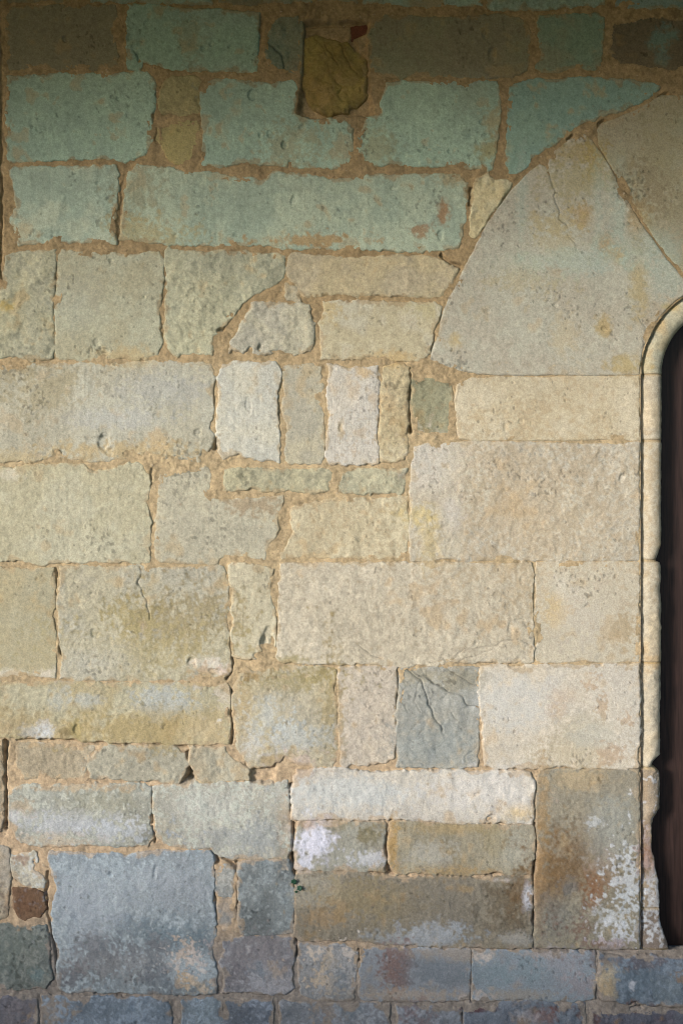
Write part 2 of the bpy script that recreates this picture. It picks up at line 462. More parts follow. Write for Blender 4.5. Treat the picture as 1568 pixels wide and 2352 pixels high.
patch("L", 650, 1530, 60, 30, (190, 186, 184), .6, brk=1.5)
patch("L", 1010, 1540, 25, 20, (216, 204, 192), .9)
patch("J", 100, 1470, 100, 60, (138, 130, 130), .5, brk=1.2)
patch("J", 290, 1500, 80, 70, (172, 146, 110), .6, brk=1.1)
patch("J", 800, 1490, 170, 40, (124, 138, 146), .5)
patch("J", 1200, 1500, 90, 60, (136, 150, 152), .5)
patch("J", 1420, 1500, 130, 60, (104, 110, 116), .7, brk=1.2)
patch("K", 640, 1510, 60, 60, (176, 150, 118), .6, brk=1.4)
patch("K", 730, 1480, 90, 60, (124, 136, 142), .6, brk=1.2)
patch("K", 1100, 1500, 100, 60, (146, 122, 118), .6, brk=1.2)

# cracks, chips and pits
crack("B 270,230 320,285 370,330 368,380 380,425", 1.6, 5)
crack("A 770,290 785,320 805,352", 1.8, 6)
crack("C 795,990 815,1060 830,1140 855,1200 870,1260 890,1290", 1.2, 3)
crack("C 870,1260 910,1340 950,1430", .8, 1.2)
crack("F 1315,400 1340,455 1350,500 1365,560 1370,590", .9, 2.2)
crack("F 1340,455 1360,435", .8, 1.5)
crack("G 805,360 800,430 820,490 845,570 860,660", 1.1, 4)
crack("H 1080,940 1110,975 1150,1000 1190,1080 1230,1200 1290,1300", 1.2, 4.5)
crack("H 1190,975 1240,1030 1280,1045 1330,1070 1370,1090 1430,1150 1495,1165", 1.1, 3.8)
crack("H 1330,1180 1370,1230", 1.2, 2)
crack("H 1100,960 1180,985 1260,1040", 1.2, 3)
crack("H 1300,930 1400,1000 1495,1040", 1.0, 2)
crack("H 1150,1010 1120,1120 1160,1200", 1.0, 1.8)
crack("H 1060,1060 1040,1130 1080,1190", 1.2, 2)
crack("E 990,830 1095,800", 1.2, 2)
crack("H 800,800 860,850 930,880", 1, 1.5)
crack("H 1330,900 1450,870 1568,820", 1, 1.5)
crack("I 120,905 240,880 300,820 420,810 620,770 690,800", 1, 1.4)
crack("I 1340,420 1365,415", 1.2, 3)
crack("F 1330,935 1365,940", 1.0, 2.5)
crack("L 1240,1470 1290,1440 1340,1480", 1.6, 6)
crack("J 200,630 205,670 240,700 265,720", 2.0, 7)
crack("B 690,240 740,330 760,380 800,420", 1.5, 3)
crack("B 610,240 660,320 690,370", 1.5, 4)
crack("B 670,440 700,490 690,530", 1.2, 3)
crack("L 930,760 910,810", 1.5, 1.5)
for p in [("A", 850, 150, 22, 26, 4), ("A", 1170, 280, 22, 18, 4), ("A", 1215, 255, 12, 12, 4), ("A", 1320, 270, 20, 14, 4), ("A", 680, 565, 10, 10, 3), ("A", 645, 580, 8, 8, 3),
          ("A", 650, 545, 8, 6, 2.5), ("A", 1445, 540, 22, 22, 4), ("A", 215, 740, 10, 14, 3), ("A", 515, 760, 8, 10, 3), ("A", 375, 225, 14, 18, 3.5),
          ("B", 240, 780, 14, 22, 4), ("B", 375, 825, 20, 30, 5), ("B", 310, 770, 24, 18, 3), ("B", 410, 940, 10, 30, 4), ("B", 480, 730, 20, 16, 4),
          ("B", 1180, 322, 22, 9, 4), ("B", 945, 250, 16, 9, 3), ("C", 480, 330, 24, 40, 6), ("C", 490, 375, 20, 10, 4), ("C", 430, 200, 16, 30, 4), ("C", 460, 240, 20, 14, 3),
          ("C", 225, 870, 8, 14, 3), ("C", 330, 770, 24, 14, 2.5), ("C", 410, 700, 10, 14, 3), ("B", 1270, 1350, 16, 26, 4.5), ("B", 100, 1350, 18, 16, 3), ("B", 430, 1150, 16, 30, 3),
          ("A", 560, 1055, 14, 14, 3), ("A", 1010, 1350, 22, 22, 3), ("B", 1000, 1080, 22, 12, 3), ("B", 575, 1085, 14, 14, 3),
          ("D", 600, 1130, 36, 34, 4.5), ("D", 540, 1108, 50, 14, 2.5), ("D", 612, 1085, 26, 18, 2.5), ("D", 630, 1175, 30, 26, 3.5), ("D", 335, 1185, 26, 26, 6), ("D", 735, 1195, 26, 30, 6),
          ("D", 1130, 1070, 22, 22, 3), ("D", 1170, 1190, 22, 30, 5), ("D", 850, 1200, 26, 22, 4), ("D", 560, 550, 22, 26, 3), ("D", 610, 610, 40, 26, 4), ("D", 830, 295, 8, 8, 3), ("D", 635, 85, 14, 10, 4),
          ("D", 1250, 490, 34, 24, 12), ("D", 1330, 395, 16, 20, 7), ("E", 50, 400, 26, 26, 5), ("E", 240, 580, 12, 30, 6), ("E", 320, 605, 20, 12, 5), ("E", 180, 600, 14, 22, 5),
          ("F", 545, 1035, 14, 30, 2.2), ("F", 640, 1005, 14, 14, 2), ("F", 695, 1020, 8, 24, 1.8), ("F", 1110, 475, 16, 14, 3), ("F", 830, 340, 12, 8, 3), ("F", 445, 380, 18, 12, 2.5),
          ("F", 1215, 1330, 16, 26, 3), ("E", 170, 900, 20, 40, 2.5), ("E", 700, 1045, 12, 28, 3),
          ("H", 260, 790, 20, 50, 6), ("H", 235, 860, 30, 26, 8), ("H", 290, 770, 30, 60, 5), ("H", 300, 850, 26, 60, 7), ("I", 575, 700, 14, 40, 2.5), ("I", 380, 790, 14, 18, 2.5), ("I", 640, 440, 12, 24, 2),
          ("H", 205, 940, 12, 10, 4), ("I", 630, 660, 30, 8, 2.5), ("G", 545, 740, 26, 34, 3), ("G", 1100, 900, 30, 30, 5), ("G", 1240, 960, 36, 22, 5),
          ("G", 440, 1290, 16, 26, 4), ("J", 640, 710, 22, 22, 4), ("J", 890, 690, 16, 50, 3), ("L", 475, 380, 30, 22, 6), ("L", 380, 250, 20, 10, 3)]:
    pit(*p)

gap("X -1,20 4,200 2,330 5,500 2,640", 3, 7)
gap("E 1095,750 1105,850 1080,920 1085,1000 1100,1060", 4.5, 22)
gap("E 1210,620 1235,520", 2.5, 14)
gap("D 1215,500 1270,470", 5, 14)
gap("D 1238,1110 1232,1160", 3, 18)
gap("J 28,-60 28,150 32,300 34,440", 3.4, 20)
gap("J 1085,40 1100,120 1070,170 1120,175", 11, 34)
gap("J 1000,186 1040,188", 3, 20)
gap("G 100,1340 350,1345 560,1365 750,1370", 2.4, 12)
gap("G 850,1375 1000,1375 1100,1385", 2.8, 16)
gap("G 1322,840 1328,960 1295,1000", 2.6, 16)
gap("G 1326,1060 1330,1370", 2.6, 14)
gap("G 348,720 352,860", 2.2, 12)
gap("G 318,370 322,590", 2.0, 7)
gap("H 330,640 330,770", 1.8, 12)
gap("H 1020,940 1028,1050 1018,1250 1020,1400", 2.2, 10)
gap("K 190,110 280,110 275,165 190,165", 14, 12)
gap("K 408,190 412,250 418,380", 4, 34)
gap("K 425,420 430,560 430,640 432,760 438,880 438,1000", 3.4, 30)
gap("K 440,1070 448,1180", 3.2, 24)
gap("K 460,690 640,688", 1.6, 8)
gap("K 730,685 880,685 950,705 1010,700", 3, 14)
gap("K 965,480 968,620 975,690", 3.2, 14)
gap("K 1050,396 1140,398", 3, 16)
gap("L 470,405 560,408", 3, 16)
gap("L 440,715 520,697 600,708", 3, 16)
gap("K 1300,705 1350,705", 3, 14)
gap("L 712,600 705,720 700,850 703,1000 710,1110", 3.6, 28)
gap("L 716,420 718,560", 2.2, 12)
gap("L 350,1120 420,1135 560,1138 690,1140", 3, 18)
gap("L 730,1138 1000,1142 1150,1144 1300,1146", 2.6, 10)
gap("L 1150,103 1320,103", 2.4, 24)
gap("L 900,105 1150,104", 1.6, 7)
gap("L 352,1330 352,1440", 2, 14)
gap("K 800,1150 805,1210", 3, 16)
gap("J 62,670 68,715", 4.5, 26)
gap("J 1235,585 1245,640", 4.5, 20)
gap("J 1215,580 1330,635 1355,680", 3, 12)
gap("J 1235,700 1225,830 1240,900 1225,980", 2.6, 10)
gap("J 1360,640 1368,760 1362,900 1362,960", 2.2, 10)
gap("J 875,200 875,420", 1.8, 8)
gap("J 880,440 885,520", 2.4, 10)
gap("J 270,700 275,900 300,1040 330,1300", 2.4, 9)
gap("J 60,1420 75,1500 30,1530", 4.5, 16)
gap("J 540,1395 700,1400", 2, 6)
gap("L 300,1480 305,1568", 2.4, 12)
gap("L 720,1568 700,1540 730,1500 780,1500", 2.4, 12)
gap("L 1280,1478 1310,1475", 4, 16)
gap("C 900,805 930,780", 2.6, 12)
gap("C 1090,715 1120,700", 2.6, 10)
gap("C 1440,545 1480,535", 2.6, 10)
gap("B 1280,1465 1330,1510 1380,1535", 4, 12)
gap("C 355,1090 345,1180", 2.6, 9)
gap("A 1490,100 1500,160 1485,230 1480,300", 4.5, 5.4)
gap("A 890,480 885,600 875,700", 3.5, 4.05)
gap("A 665,1010 675,1080 680,1300 680,1400", 3, 4.05)
gap("A 715,1000 700,1080 690,1350", 2.4, 3.6)
gap("A 900,740 905,820", 2, 3.6)
gap("D 320,180 315,260", 2, 3.6)
gap("D 880,1290 865,1340", 4, 4.5)
gap("B 770,740 775,860", 2.5, 3.15)

# ------------------------------------------------------------------ the stones
TOOL = dict(n50=.5, n26=.25, n14=.2, n8=.2, n5=.16, n3=.14, sv=.16, t18=.3, t9=.25, scarp=.45, scarp2=.5, pit=1.2)
FINE = dict(n100=.45, n50=.25, n26=.15, n8=.1, n5=.1, n3=.1, t18=.16, t9=.14, scarp=.3, scarp2=.3, pit5=1.3, sv=.06)
ROUGH = dict(n50=1.2, n26=.7, n14=.5, n8=.4, n5=.35, n3=.25, k24=.7, t40=.8, t18=.7, t9=.55, scarp=.9, scarp2=.8, pit=1.4)
LUMPY = dict(n50=.4, n26=.3, n14=.2, n8=.2, n5=.16, n3=.14, k24=.35, k12=.35, k8=.55, t18=.5, t9=.5, scarp=.5, pit=.5)
WORN = dict(n100=.7, n50=.5, n26=.35, n14=.25, n8=.28, n5=.3, n3=.24, t40=.4, t18=.35, t9=.35, scarp=.5, scarp2=.5, pit=1, pit5=1)
SLATE = dict(n50=1.3, n26=.8, n14=.5, n8=.3, n5=.2, n3=.12, kd=1.6, k24=.8, k8=.4, t40=1.4, t18=.8, t9=.4)
CRAG = dict(n50=4.5, n26=3.2, n14=1.6, n8=.8, n5=.4, n3=.2, k24=1.6, kd=1.5)

teal = (167, 187, 163); oliv = (148, 140, 112); gold = (176, 163, 116); cream = (198, 190, 164); warm = (204, 191, 160)
white = (214, 207, 194); ggrey = (150, 150, 122); slate = (150, 152, 138); lgrey = (184, 178, 156); blu = (168, 172, 164)
purp = (150, 142, 136); rbrown = (132, 106, 82); bluish = (146, 152, 150); tan = (196, 172, 130)
STONES = []
def S(poly, col, rel=TOOL, z=0.0, c2=None, m2=.5, w=4.2, R=4.2, rag=1.0, tool=0.12, smear=.5, label=None, tilt=(0, 0), name="stone", clip=True, fleck=None):
    STONES.append(dict(P=pts(poly), col=alb(col), rel=rel, z=z, c2=alb(c2 if c2 else (np.array(col) * .9 + np.array(OCHRE) * .1)), m2=m2, w=w, R=R,
                       rag=rag, tool=tool, smear=smear, label=label, tilt=tilt, name=name, clip=clip, fleck=(.55 if col[1] - col[0] > 8 and col[1] > 150 and pts(poly)[:, 1].min() < 560 else (.12 if col[0] - col[2] > 22 else 0)) if fleck is None else fleck))

brownish = (166, 150, 112)
# course cut by the top of the picture
S("A -400,-300 480,-300 490,2 300,4 60,8 8,8 -400,8", oliv, FINE)
S("A 520,-300 1215,-300 1218,20 1050,25 850,12 525,8", teal, TOOL, c2=oliv, m2=.8)
S("A 1240,-300 B 790,-300 790,5 500,14 100,22 0,16", oliv, TOOL, c2=teal, m2=.5)
S("B 815,-300 1500,-300 1505,30 1200,38 1000,22 830,15", teal, TOOL, c2=oliv, m2=.9)
S("C 430,-300 1110,-300 1115,22 900,42 620,62 450,44", teal, ROUGH, c2=oliv, m2=.9)
S("C 1170,-300 2500,-300 2500,50 1450,50 1180,40", (138, 166, 154), TOOL, c2=oliv, m2=.4)
# first course
S("A 35,45 200,35 450,28 660,30 672,120 665,250 685,380 560,395 300,395 60,390 40,300 32,150", oliv, FINE, c2=(136, 128, 96), smear=.8, label="smooth brown stone without limewash")
S("A 740,30 770,22 1000,45 1300,60 1490,75 1478,190 1470,300 1478,415 1300,410 1120,405 1060,400 980,395 900,375 820,352 800,400 730,400 735,300 722,215 740,100", teal, TOOL, c2=(150, 178, 150), m2=.6, z=1)
S("B 285,130 340,80 480,70 482,200 475,420 385,425 280,385 262,250", oliv, ROUGH, z=-3, c2=(120, 138, 116), m2=.6, label="small cracked brown stone")
S("B 490,215 560,190 640,220 740,235 790,290 850,330 858,450 850,560 790,600 720,640 600,655 540,620 510,550 485,480 480,300", (168, 148, 84), CRAG, z=-7, c2=(120, 100, 62), m2=.7, w=14, R=12, tool=0, smear=.3,
  label="rough golden stone filling the square hole")
S("B 770,150 858,128 862,172 770,212", (108, 66, 48), FINE, z=-12, w=5, smear=.3, name="brick", label="corner of red brick in the square hole")
S("B 880,130 940,92 1300,98 C 260,95 550,85 610,90 690,150 690,340 670,400 590,440 300,445 100,440 B 960,440 890,420 870,350 866,200", oliv, TOOL, c2=(134, 140, 108), m2=.6, smear=.7)
S("C 740,90 900,85 1080,85 1115,100 1110,220 1100,350 1070,390 940,395 850,412 800,420 720,390 745,330 740,200", (140, 160, 134), TOOL, c2=oliv, m2=.9)
S("C 1140,130 1200,115 1400,80 1568,78 2500,80 2500,330 1600,370 1540,425 1450,430 1200,380 1160,350 1130,280", (128, 116, 92), FINE, z=-3, c2=(96, 90, 72), smear=.8, label="dark brown stone with a small green limewash patch")
# second course
S("A 40,440 200,425 500,430 620,430 720,415 840,415 890,460 885,600 870,700 875,820 830,890 760,915 720,930 660,905 500,915 250,915 55,930 45,840 35,700 38,560", teal, TOOL, c2=(180, 200, 170), m2=.5)
S("A 935,470 990,445 1130,440 1165,480 1145,560 1150,640 1080,650 1000,665 930,650 915,570", gold, ROUGH, c2=(150, 142, 104), z=0, tool=0, smear=.3)
S("A 905,730 980,690 1060,700 1130,690 1155,760 1125,860 1120,930 1060,950 975,925 940,860 905,800", gold, FINE, c2=(176, 160, 96), z=-.5, tool=.4, smear=.3)
S("A 1180,470 1230,450 1400,455 1480,465 B 290,480 430,460 455,510 440,600 430,650 520,690 640,685 725,690 770,740 770,850 750,965 620,960 480,965 400,950 280,945 170,935 0,955 A 1160,945 1155,900 1170,760 1155,640 1150,560 1165,500",
  teal, TOOL, c2=(184, 204, 176), m2=.5)
S("B 965,480 1060,470 1300,465 1450,480 C 400,470 500,475 520,550 515,700 500,820 490,900 470,970 350,975 260,945 120,955 B 1100,945 980,940 880,960 810,950 800,880 795,800 830,720 850,680 940,650 935,580", teal, TOOL, c2=(182, 202, 172), m2=.5)
S("C 575,500 640,480 720,455 850,455 1060,445 1200,460 1350,455 1430,495 1370,560 1250,620 1180,650 1090,665 1060,690 990,700 950,740 880,790 820,840 740,870 690,930 640,985 560,1000 550,900 565,760 560,620", (148, 174, 156), TOOL, c2=(150, 168, 140), m2=.5,
  label="teal limewashed wedge stone above the arch")
S("C 1080,745 1110,712 1300,632 1450,552 2500,540 2500,1635 1640,1635 1590,1600 1562,1545 1490,1472 1410,1362 1340,1262 1238,1100 1168,970 1118,880 1082,830", (178, 168, 138), FINE, c2=(158, 162, 132), m2=.6, tool=.25, rag=.35, w=4, R=4, smear=.2)
# third course
S("A 65,960 300,960 560,950 670,950 680,1000 675,1080 670,1200 655,1330 670,1405 480,1395 340,1385 280,1395 110,1405 85,1330 60,1260 95,1190 75,1050 60,1000", (176, 190, 166), TOOL, c2=(196, 196, 166), m2=.7)
S("A 735,990 790,950 1000,965 1100,985 1260,1000 B 120,1020 250,1030 310,985 480,1000 640,1030 760,1010 900,1000 1100,1005 1290,1000 1380,1010 1425,1050 1425,1150 1415,1250 1400,1350 1380,1420 1300,1430 1100,1440 900,1430 700,1430 500,1430 380,1430 300,1400 130,1410 A 1000,1400 850,1395 690,1370 700,1250 720,1100",
  (174, 187, 162), TOOL, c2=(194, 198, 166), m2=.6)
S("C 375,1030 450,1000 480,1035 570,1035 580,1060 540,1130 480,1210 430,1290 375,1370 345,1340 355,1200 360,1100", (214, 198, 152), ROUGH, c2=(196, 196, 170), z=1)
S("C 990,760 1020,780 1060,840 1105,895 1155,985 1232,1130 1325,1290 1388,1378 1465,1490 1535,1568 1600,1640 2500,1800 F 1568,700 1320,735 1000,740 850,735 700,740 560,740 460,735 300,720 200,690 120,650 140,580 175,460 210,330 270,220 310,140 350,60 C 350,1480 400,1370 460,1260 540,1150 610,1070 680,1000 745,948 775,960 795,990 800,920 830,870 900,820 960,770",
  (191, 183, 159), FINE, c2=(181, 184, 163), m2=.5, tool=.25, rag=.4, w=4, R=4.5, smear=.25, z=1, label="large pale wedge stone of the arch with ochre stains")
# fourth course
S("D 40,60 130,30 320,25 320,100 315,250 300,350 310,500 310,650 150,660 60,645 0,645 -400,645 -400,330 -10,320 18,250 25,150", (184, 180, 150), ROUGH, c2=(176, 168, 126))
S("D 335,60 360,30 500,30 700,45 910,35 935,80 940,200 920,350 920,480 935,560 900,620 830,650 700,645 540,660 420,655 320,640 325,500 320,350 335,200", (186, 180, 148), FINE, c2=(184, 188, 164), m2=.5, z=1.5, w=9, tool=.3)
S("D 960,20 1050,30 1200,40 1300,20 1450,30 E 200,35 340,50 385,60 380,110 370,180 300,230 215,270 D 1400,320 1340,400 1290,460 1220,520 1215,625 1100,610 1020,635 970,600 945,520 950,400 960,200 950,80", (184, 182, 152), ROUGH, c2=(192, 184, 146))
S("E 395,60 420,40 560,55 800,65 900,65 1000,55 1170,65 1260,70 1310,105 1380,130 1350,200 1290,290 1220,300 1100,295 950,290 800,290 700,275 620,290 500,305 470,290 450,240 400,200 390,130", (198, 184, 150), LUMPY, c2=(190, 172, 126), m2=.6, z=2, w=10, R=9)
S("E 390,215 440,230 465,280 465,320 390,310", (190, 180, 150), ROUGH, w=4)
S("E 190,330 300,325 400,335 520,340 530,400 550,470 545,560 530,600 440,620 340,600 270,630 180,610 80,600 60,620 70,570 120,490 160,400", (194, 188, 164), ROUGH, c2=(186, 178, 140), z=2, w=10)
S("E 600,320 800,320 1000,325 1230,330 1275,350 1255,440 1230,530 1210,610 1150,665 1080,660 900,650 700,655 595,650 580,560 585,450 605,380", (202, 190, 154), FINE, c2=(200, 196, 176), m2=.7, z=2)
# fifth course
S("D -400,690 0,685 100,690 300,675 600,675 800,670 1000,670 1220,675 1230,760 1220,850 1225,960 1200,1040 1235,1110 1215,1160 1150,1200 1150,1240 1000,1235 900,1230 840,1200 740,1180 720,1225 600,1235 480,1235 350,1220 320,1170 310,1200 200,1240 60,1230 0,1235 -400,1240", (192, 186, 160), TOOL, c2=(184, 184, 168), m2=.5,
  label="long cream stone with a triangular chip near its lower edge")
S("E 20,690 120,665 200,670 320,670 350,710 355,780 330,880 345,980 350,1100 345,1240 300,1230 200,1220 120,1200 20,1220 0,1190 -10,1000 5,850 0,760", (208, 205, 186), TOOL, c2=(204, 192, 154), m2=.4, z=2)
S("E 380,690 500,680 590,690 600,800 590,900 610,1050 615,1150 590,1250 500,1245 400,1250 385,1180 395,1050 365,930 380,850 370,750", (187, 181, 157), TOOL, c2=(200, 186, 146))
S("E 630,680 660,675 740,710 850,690 920,680 925,760 915,860 915,980 905,1060 910,1160 920,1250 780,1255 640,1250 615,1200 625,1080 640,970 625,900 630,800", (211, 204, 186), TOOL, c2=(204, 192, 166), tool=.9, z=2.5, label="upright white stone with woven tool marks")
S("E 935,690 1060,680 1090,700 1095,780 1080,880 1085,990 1080,1100 1085,1190 1040,1250 930,1240 915,1100 935,960 930,850 940,760", (202, 186, 146), ROUGH, c2=(204, 198, 172), m2=.7, z=1)
S("E 1110,760 1200,755 1340,760 1345,850 1340,1000 1330,1090 1200,1095 1130,1080 1120,1000 1110,880", (156, 152, 120), WORN, c2=(166, 162, 132), z=-1, label="small upright green-grey stone")
S("F 270,790 350,762 550,755 800,760 900,752 1400,752 1400,1112 1100,1110 900,1115 500,1115 370,1115 280,1105 270,1000 260,900", (206, 192, 158), FINE, c2=(208, 198, 172), m2=.5, rag=.5, w=4, smear=.3)
# sixth course
S("E 1130,1160 1200,1130 F 130,1140 350,1125 700,1130 1000,1140 1400,1135 I 1400,315 1100,315 850,320 700,315 500,310 350,320 200,300 100,325 0,320 H 1100,325 1095,200 1100,60 E 1105,1300 1120,1200", (196, 188, 166), WORN, c2=(200, 184, 150), m2=.4, w=6, rag=.7, smear=.35)
S("D -400,1285 60,1280 200,1260 340,1255 480,1255 540,1300 640,1280 740,1250 830,1260 865,1340 850,1450 G 850,20 865,150 860,325 700,325 560,325 400,330 330,330 240,345 130,310 0,315 -400,315", (196, 188, 154), TOOL, c2=(188, 186, 164), m2=.5, z=1)
S("D 920,1310 990,1290 1190,1265 1215,1330 1195,1430 1240,1460 E 60,1460 200,1450 370,1440 H 355,20 330,80 345,140 320,190 275,260 265,310 200,300 90,290 30,280 G 1230,340 1100,335 960,330 900,310 890,240 900,100 D 905,1480 910,1400", (194, 187, 160), TOOL, c2=(190, 182, 150))
patch("E", 220, 1490, 150, 45, (172, 150, 116), .8, brk=1.2)
S("E 40,1290 120,1275 300,1285 480,1290 600,1280 660,1300 640,1370 630,1410 530,1430 410,1400 290,1420 200,1400 70,1410 30,1400 35,1340", (184, 178, 146), ROUGH, c2=(176, 168, 130), w=6)
S("E 705,1300 760,1285 950,1280 1080,1285 1070,1340 1055,1420 900,1420 750,1420 690,1410 700,1350", (184, 180, 150), ROUGH, c2=(192, 182, 146), w=6)
S("E 420,1500 530,1480 620,1450 720,1440 850,1460 1080,1440 H 1085,50 1095,150 1080,230 1065,310 950,305 850,310 700,300 600,300 480,290 410,300 365,310 360,280 400,230 430,170 415,100", (204, 190, 154), LUMPY, c2=(206, 196, 164), m2=.5)
# seventh course
S("G -400,365 0,360 100,370 310,365 320,450 315,590 300,640 320,700 325,900 315,990 220,985 60,980 0,985 -400,985", (184, 176, 144), FINE, c2=(176, 160, 118), m2=.6)
S("G 345,350 500,350 630,355 800,350 860,365 1000,360 1200,350 1280,355 1290,420 1320,470 1310,560 1295,650 1310,760 1325,850 1325,940 1290,1000 1240,1010 1050,1005 800,1010 600,1005 480,1000 350,990 360,850 335,700 330,550 345,450", (190, 184, 160), WORN, c2=(178, 166, 126), m2=.6, label="mottled stone with a crack down from its top edge")
S("H 65,345 130,335 230,345 310,370 305,450 300,540 330,640 330,720 320,810 240,830 220,880 120,885 80,870 80,750 85,600 70,450", (200, 190, 158), TOOL, c2=(204, 194, 164), z=2)
S("H 355,335 600,335 850,330 1050,330 1300,330 I 200,330 350,340 500,340 690,330 705,400 700,600 705,750 705,895 600,905 450,900 300,905 200,915 80,920 H 950,915 840,910 700,915 600,905 540,910 450,905 345,900 340,820 350,640 345,550 350,440", (205, 193, 165), LUMPY, c2=(198, 188, 164), m2=.6, z=2, tool=.1)
S("I 730,330 900,325 1100,330 1400,330 1400,895 1150,900 1000,895 850,905 730,900 720,850 740,760 720,650 725,500 725,400", (206, 195, 168), FINE, c2=(196, 186, 160), m2=.6, rag=.7, smear=.35)
# eighth course
S("G -400,1015 60,1010 300,1015 600,1020 900,1020 1100,1020 1300,1025 1320,1070 1315,1180 1325,1280 1310,1365 1150,1375 1000,1370 850,1360 700,1360 550,1355 400,1340 200,1330 0,1335 -400,1335", (188, 174, 134), WORN, c2=(182, 182, 160), m2=.7)
S("H 110,970 150,930 300,930 450,925 600,930 680,950 665,1050 685,1150 680,1350 690,1430 650,1500 550,1500 440,1480 380,1450 300,1500 180,1505 140,1450 110,1380 90,1250 80,1100 100,1020", (190, 181, 154), WORN, c2=(180, 166, 126), m2=.7, w=10)
S("H 690,935 800,925 1020,925 1020,1050 1010,1150 1015,1300 1010,1450 960,1475 850,1490 760,1480 730,1500 705,1480 690,1300 690,1150 680,1050", (202, 190, 168), LUMPY, c2=(194, 180, 154), tool=.1, z=1.5)
S("H 1035,950 1080,930 1300,925 1500,935 1500,1050 1495,1150 1490,1350 1490,1505 1300,1505 1150,1505 1025,1500 1020,1350 1025,1150 1040,1050", (172, 171, 157), SLATE, c2=(168, 160, 138), m2=.6, tool=0, smear=.2, label="blue-grey slaty stone with branching cracks")
S("I 410,930 500,915 600,930 850,915 1100,920 1400,912 1400,1510 1180,1510 1000,1505 850,1495 720,1515 600,1500 500,1515 430,1490 420,1350 415,1200 400,1080 405,1000", (212, 203, 182), FINE, c2=(206, 190, 160), m2=.6, z=3)
# ninth course, broken
S("J -500,-50 10,-40 15,150 20,300 15,440 0,470 -500,470", (170, 156, 128), WORN, c2=(150, 140, 124))
S("G 90,1370 250,1370 400,1375 560,1380 520,1450 J 505,60 490,160 300,160 150,160 100,100 85,0", (184, 170, 140), WORN, c2=(172, 168, 150), m2=.7, z=-2)
S("G 580,1380 700,1390 850,1385 1000,1390 1060,1430 1085,1490 J 1080,90 1040,150 1030,185 990,185 820,165 650,160 520,150 505,80 510,0 G 520,1440", (182, 176, 152), WORN, c2=(172, 166, 142), m2=.6, z=0, label="grey stone with a broken right end")
S("J 1095,0 1080,-30 1200,-20 1290,-20 1310,40 1380,70 1420,110 1425,160 1300,170 1200,185 1150,180 1115,110 1080,40", (190, 178, 148), ROUGH, c2=(184, 186, 168), m2=.6)
# tenth course
S("J 90,215 180,195 400,195 600,190 830,195 865,220 870,330 860,420 880,500 850,545 700,545 600,540 450,545 300,550 200,545 100,500 55,440 60,330 50,270", (174, 172, 154), WORN, c2=(164, 168, 160), m2=.6, smear=.7)
S("J 890,195 1100,195 1300,185 1568,190 K 390,180 395,250 405,320 415,400 415,500 405,560 390,615 250,620 130,620 J 1330,625 1260,600 1215,555 1100,560 1000,555 930,520 905,500 895,430 880,350 880,280", (188, 182, 160), WORN, c2=(172, 174, 166), m2=.6)
# door side: long white, jamb and fillers
S("K 430,180 450,120 600,105 700,105 900,130 1100,120 1300,115 L 200,115 350,120 520,115 690,125 705,170 720,210 700,300 710,360 700,415 550,415 500,410 350,410 200,410 50,400 K 1050,390 960,390 850,395 740,395 600,390 500,395 420,390 425,300", (206, 198, 180), LUMPY, c2=(196, 188, 168), z=4, w=6, tool=0, label="long white stone with crazed right end")
S("L 740,110 900,110 1100,105 1380,110 1380,1130 1150,1140 1000,1130 850,1130 720,1125 710,1060 730,950 715,800 740,600 730,400 725,250", (154, 146, 124), WORN, c2=(140, 134, 116), m2=.6, rag=.6, smear=.4, label="tall brown stained jamb stone with white lichen")
S("K 460,400 540,400 700,400 850,405 955,400 950,480 940,550 960,620 950,690 850,690 760,680 650,685 540,685 445,680 445,600 450,480", (156, 150, 130), WORN, c2=(168, 170, 156), m2=.6, z=1, label="grey stone with a chalk white patch")
S("K 990,400 1100,398 1300,412 L 250,420 450,420 700,420 720,500 715,580 700,640 695,705 600,710 500,695 400,710 200,705 50,700 K 1050,700 1020,710 980,640 975,560 990,480", (158, 149, 124), TOOL, c2=(180, 172, 146), m2=.6, z=1.5)
S("K 460,690 600,695 760,690 850,700 1000,725 1150,725 L 50,720 200,725 350,735 500,720 690,715 700,800 695,900 700,1000 705,1130 600,1135 450,1130 360,1120 200,1125 0,1110 K 1000,1110 800,1090 700,1085 600,1090 480,1090 430,1060 440,950 445,850 440,760", (148, 139, 119), WORN, c2=(130, 123, 106), m2=.6, z=1)
# lower left
S("J 290,580 450,582 600,590 750,600 870,578 1000,570 1200,580 1225,640 1230,750 1215,850 1235,950 1240,1050 1220,1150 1245,1280 1240,1390 1100,1400 900,1395 700,1390 550,1385 390,1385 340,1370 330,1250 345,1150 310,1050 310,900 340,780 300,700 280,620", (160, 168, 167), WORN, c2=(143, 154, 156), m2=.7, label="large square blue-grey lichened stone")
S("J 1250,660 1290,650 1340,670 1345,780 1330,840 1250,835 1235,800 1240,720", (166, 166, 156), WORN, z=-2, w=6)
S("J 1255,850 1330,850 1355,910 1355,1000 1330,1040 1280,1035 1255,980 1250,900", (178, 164, 144), WORN, z=-2, w=6)
S("J 1375,640 1390,630 K 400,625 425,700 435,900 430,1045 300,1055 150,1060 J 1380,1050 1365,980 1370,880 1365,760", (142, 148, 144), WORN, c2=(132, 142, 142), m2=.5)
S("J 1275,1080 1350,1075 K 130,1065 300,1065 430,1060 440,1150 420,1250 430,1350 400,1390 250,1400 150,1385 30,1385 J 1280,1390 1285,1300 1260,1220 1275,1150", (146, 144, 142), WORN, c2=(124, 128, 134), m2=.6)
S("J -500,545 0,550 40,560 50,640 60,720 45,850 40,960 0,970 -500,970", (178, 164, 138), WORN, c2=(168, 166, 156), m2=.6)
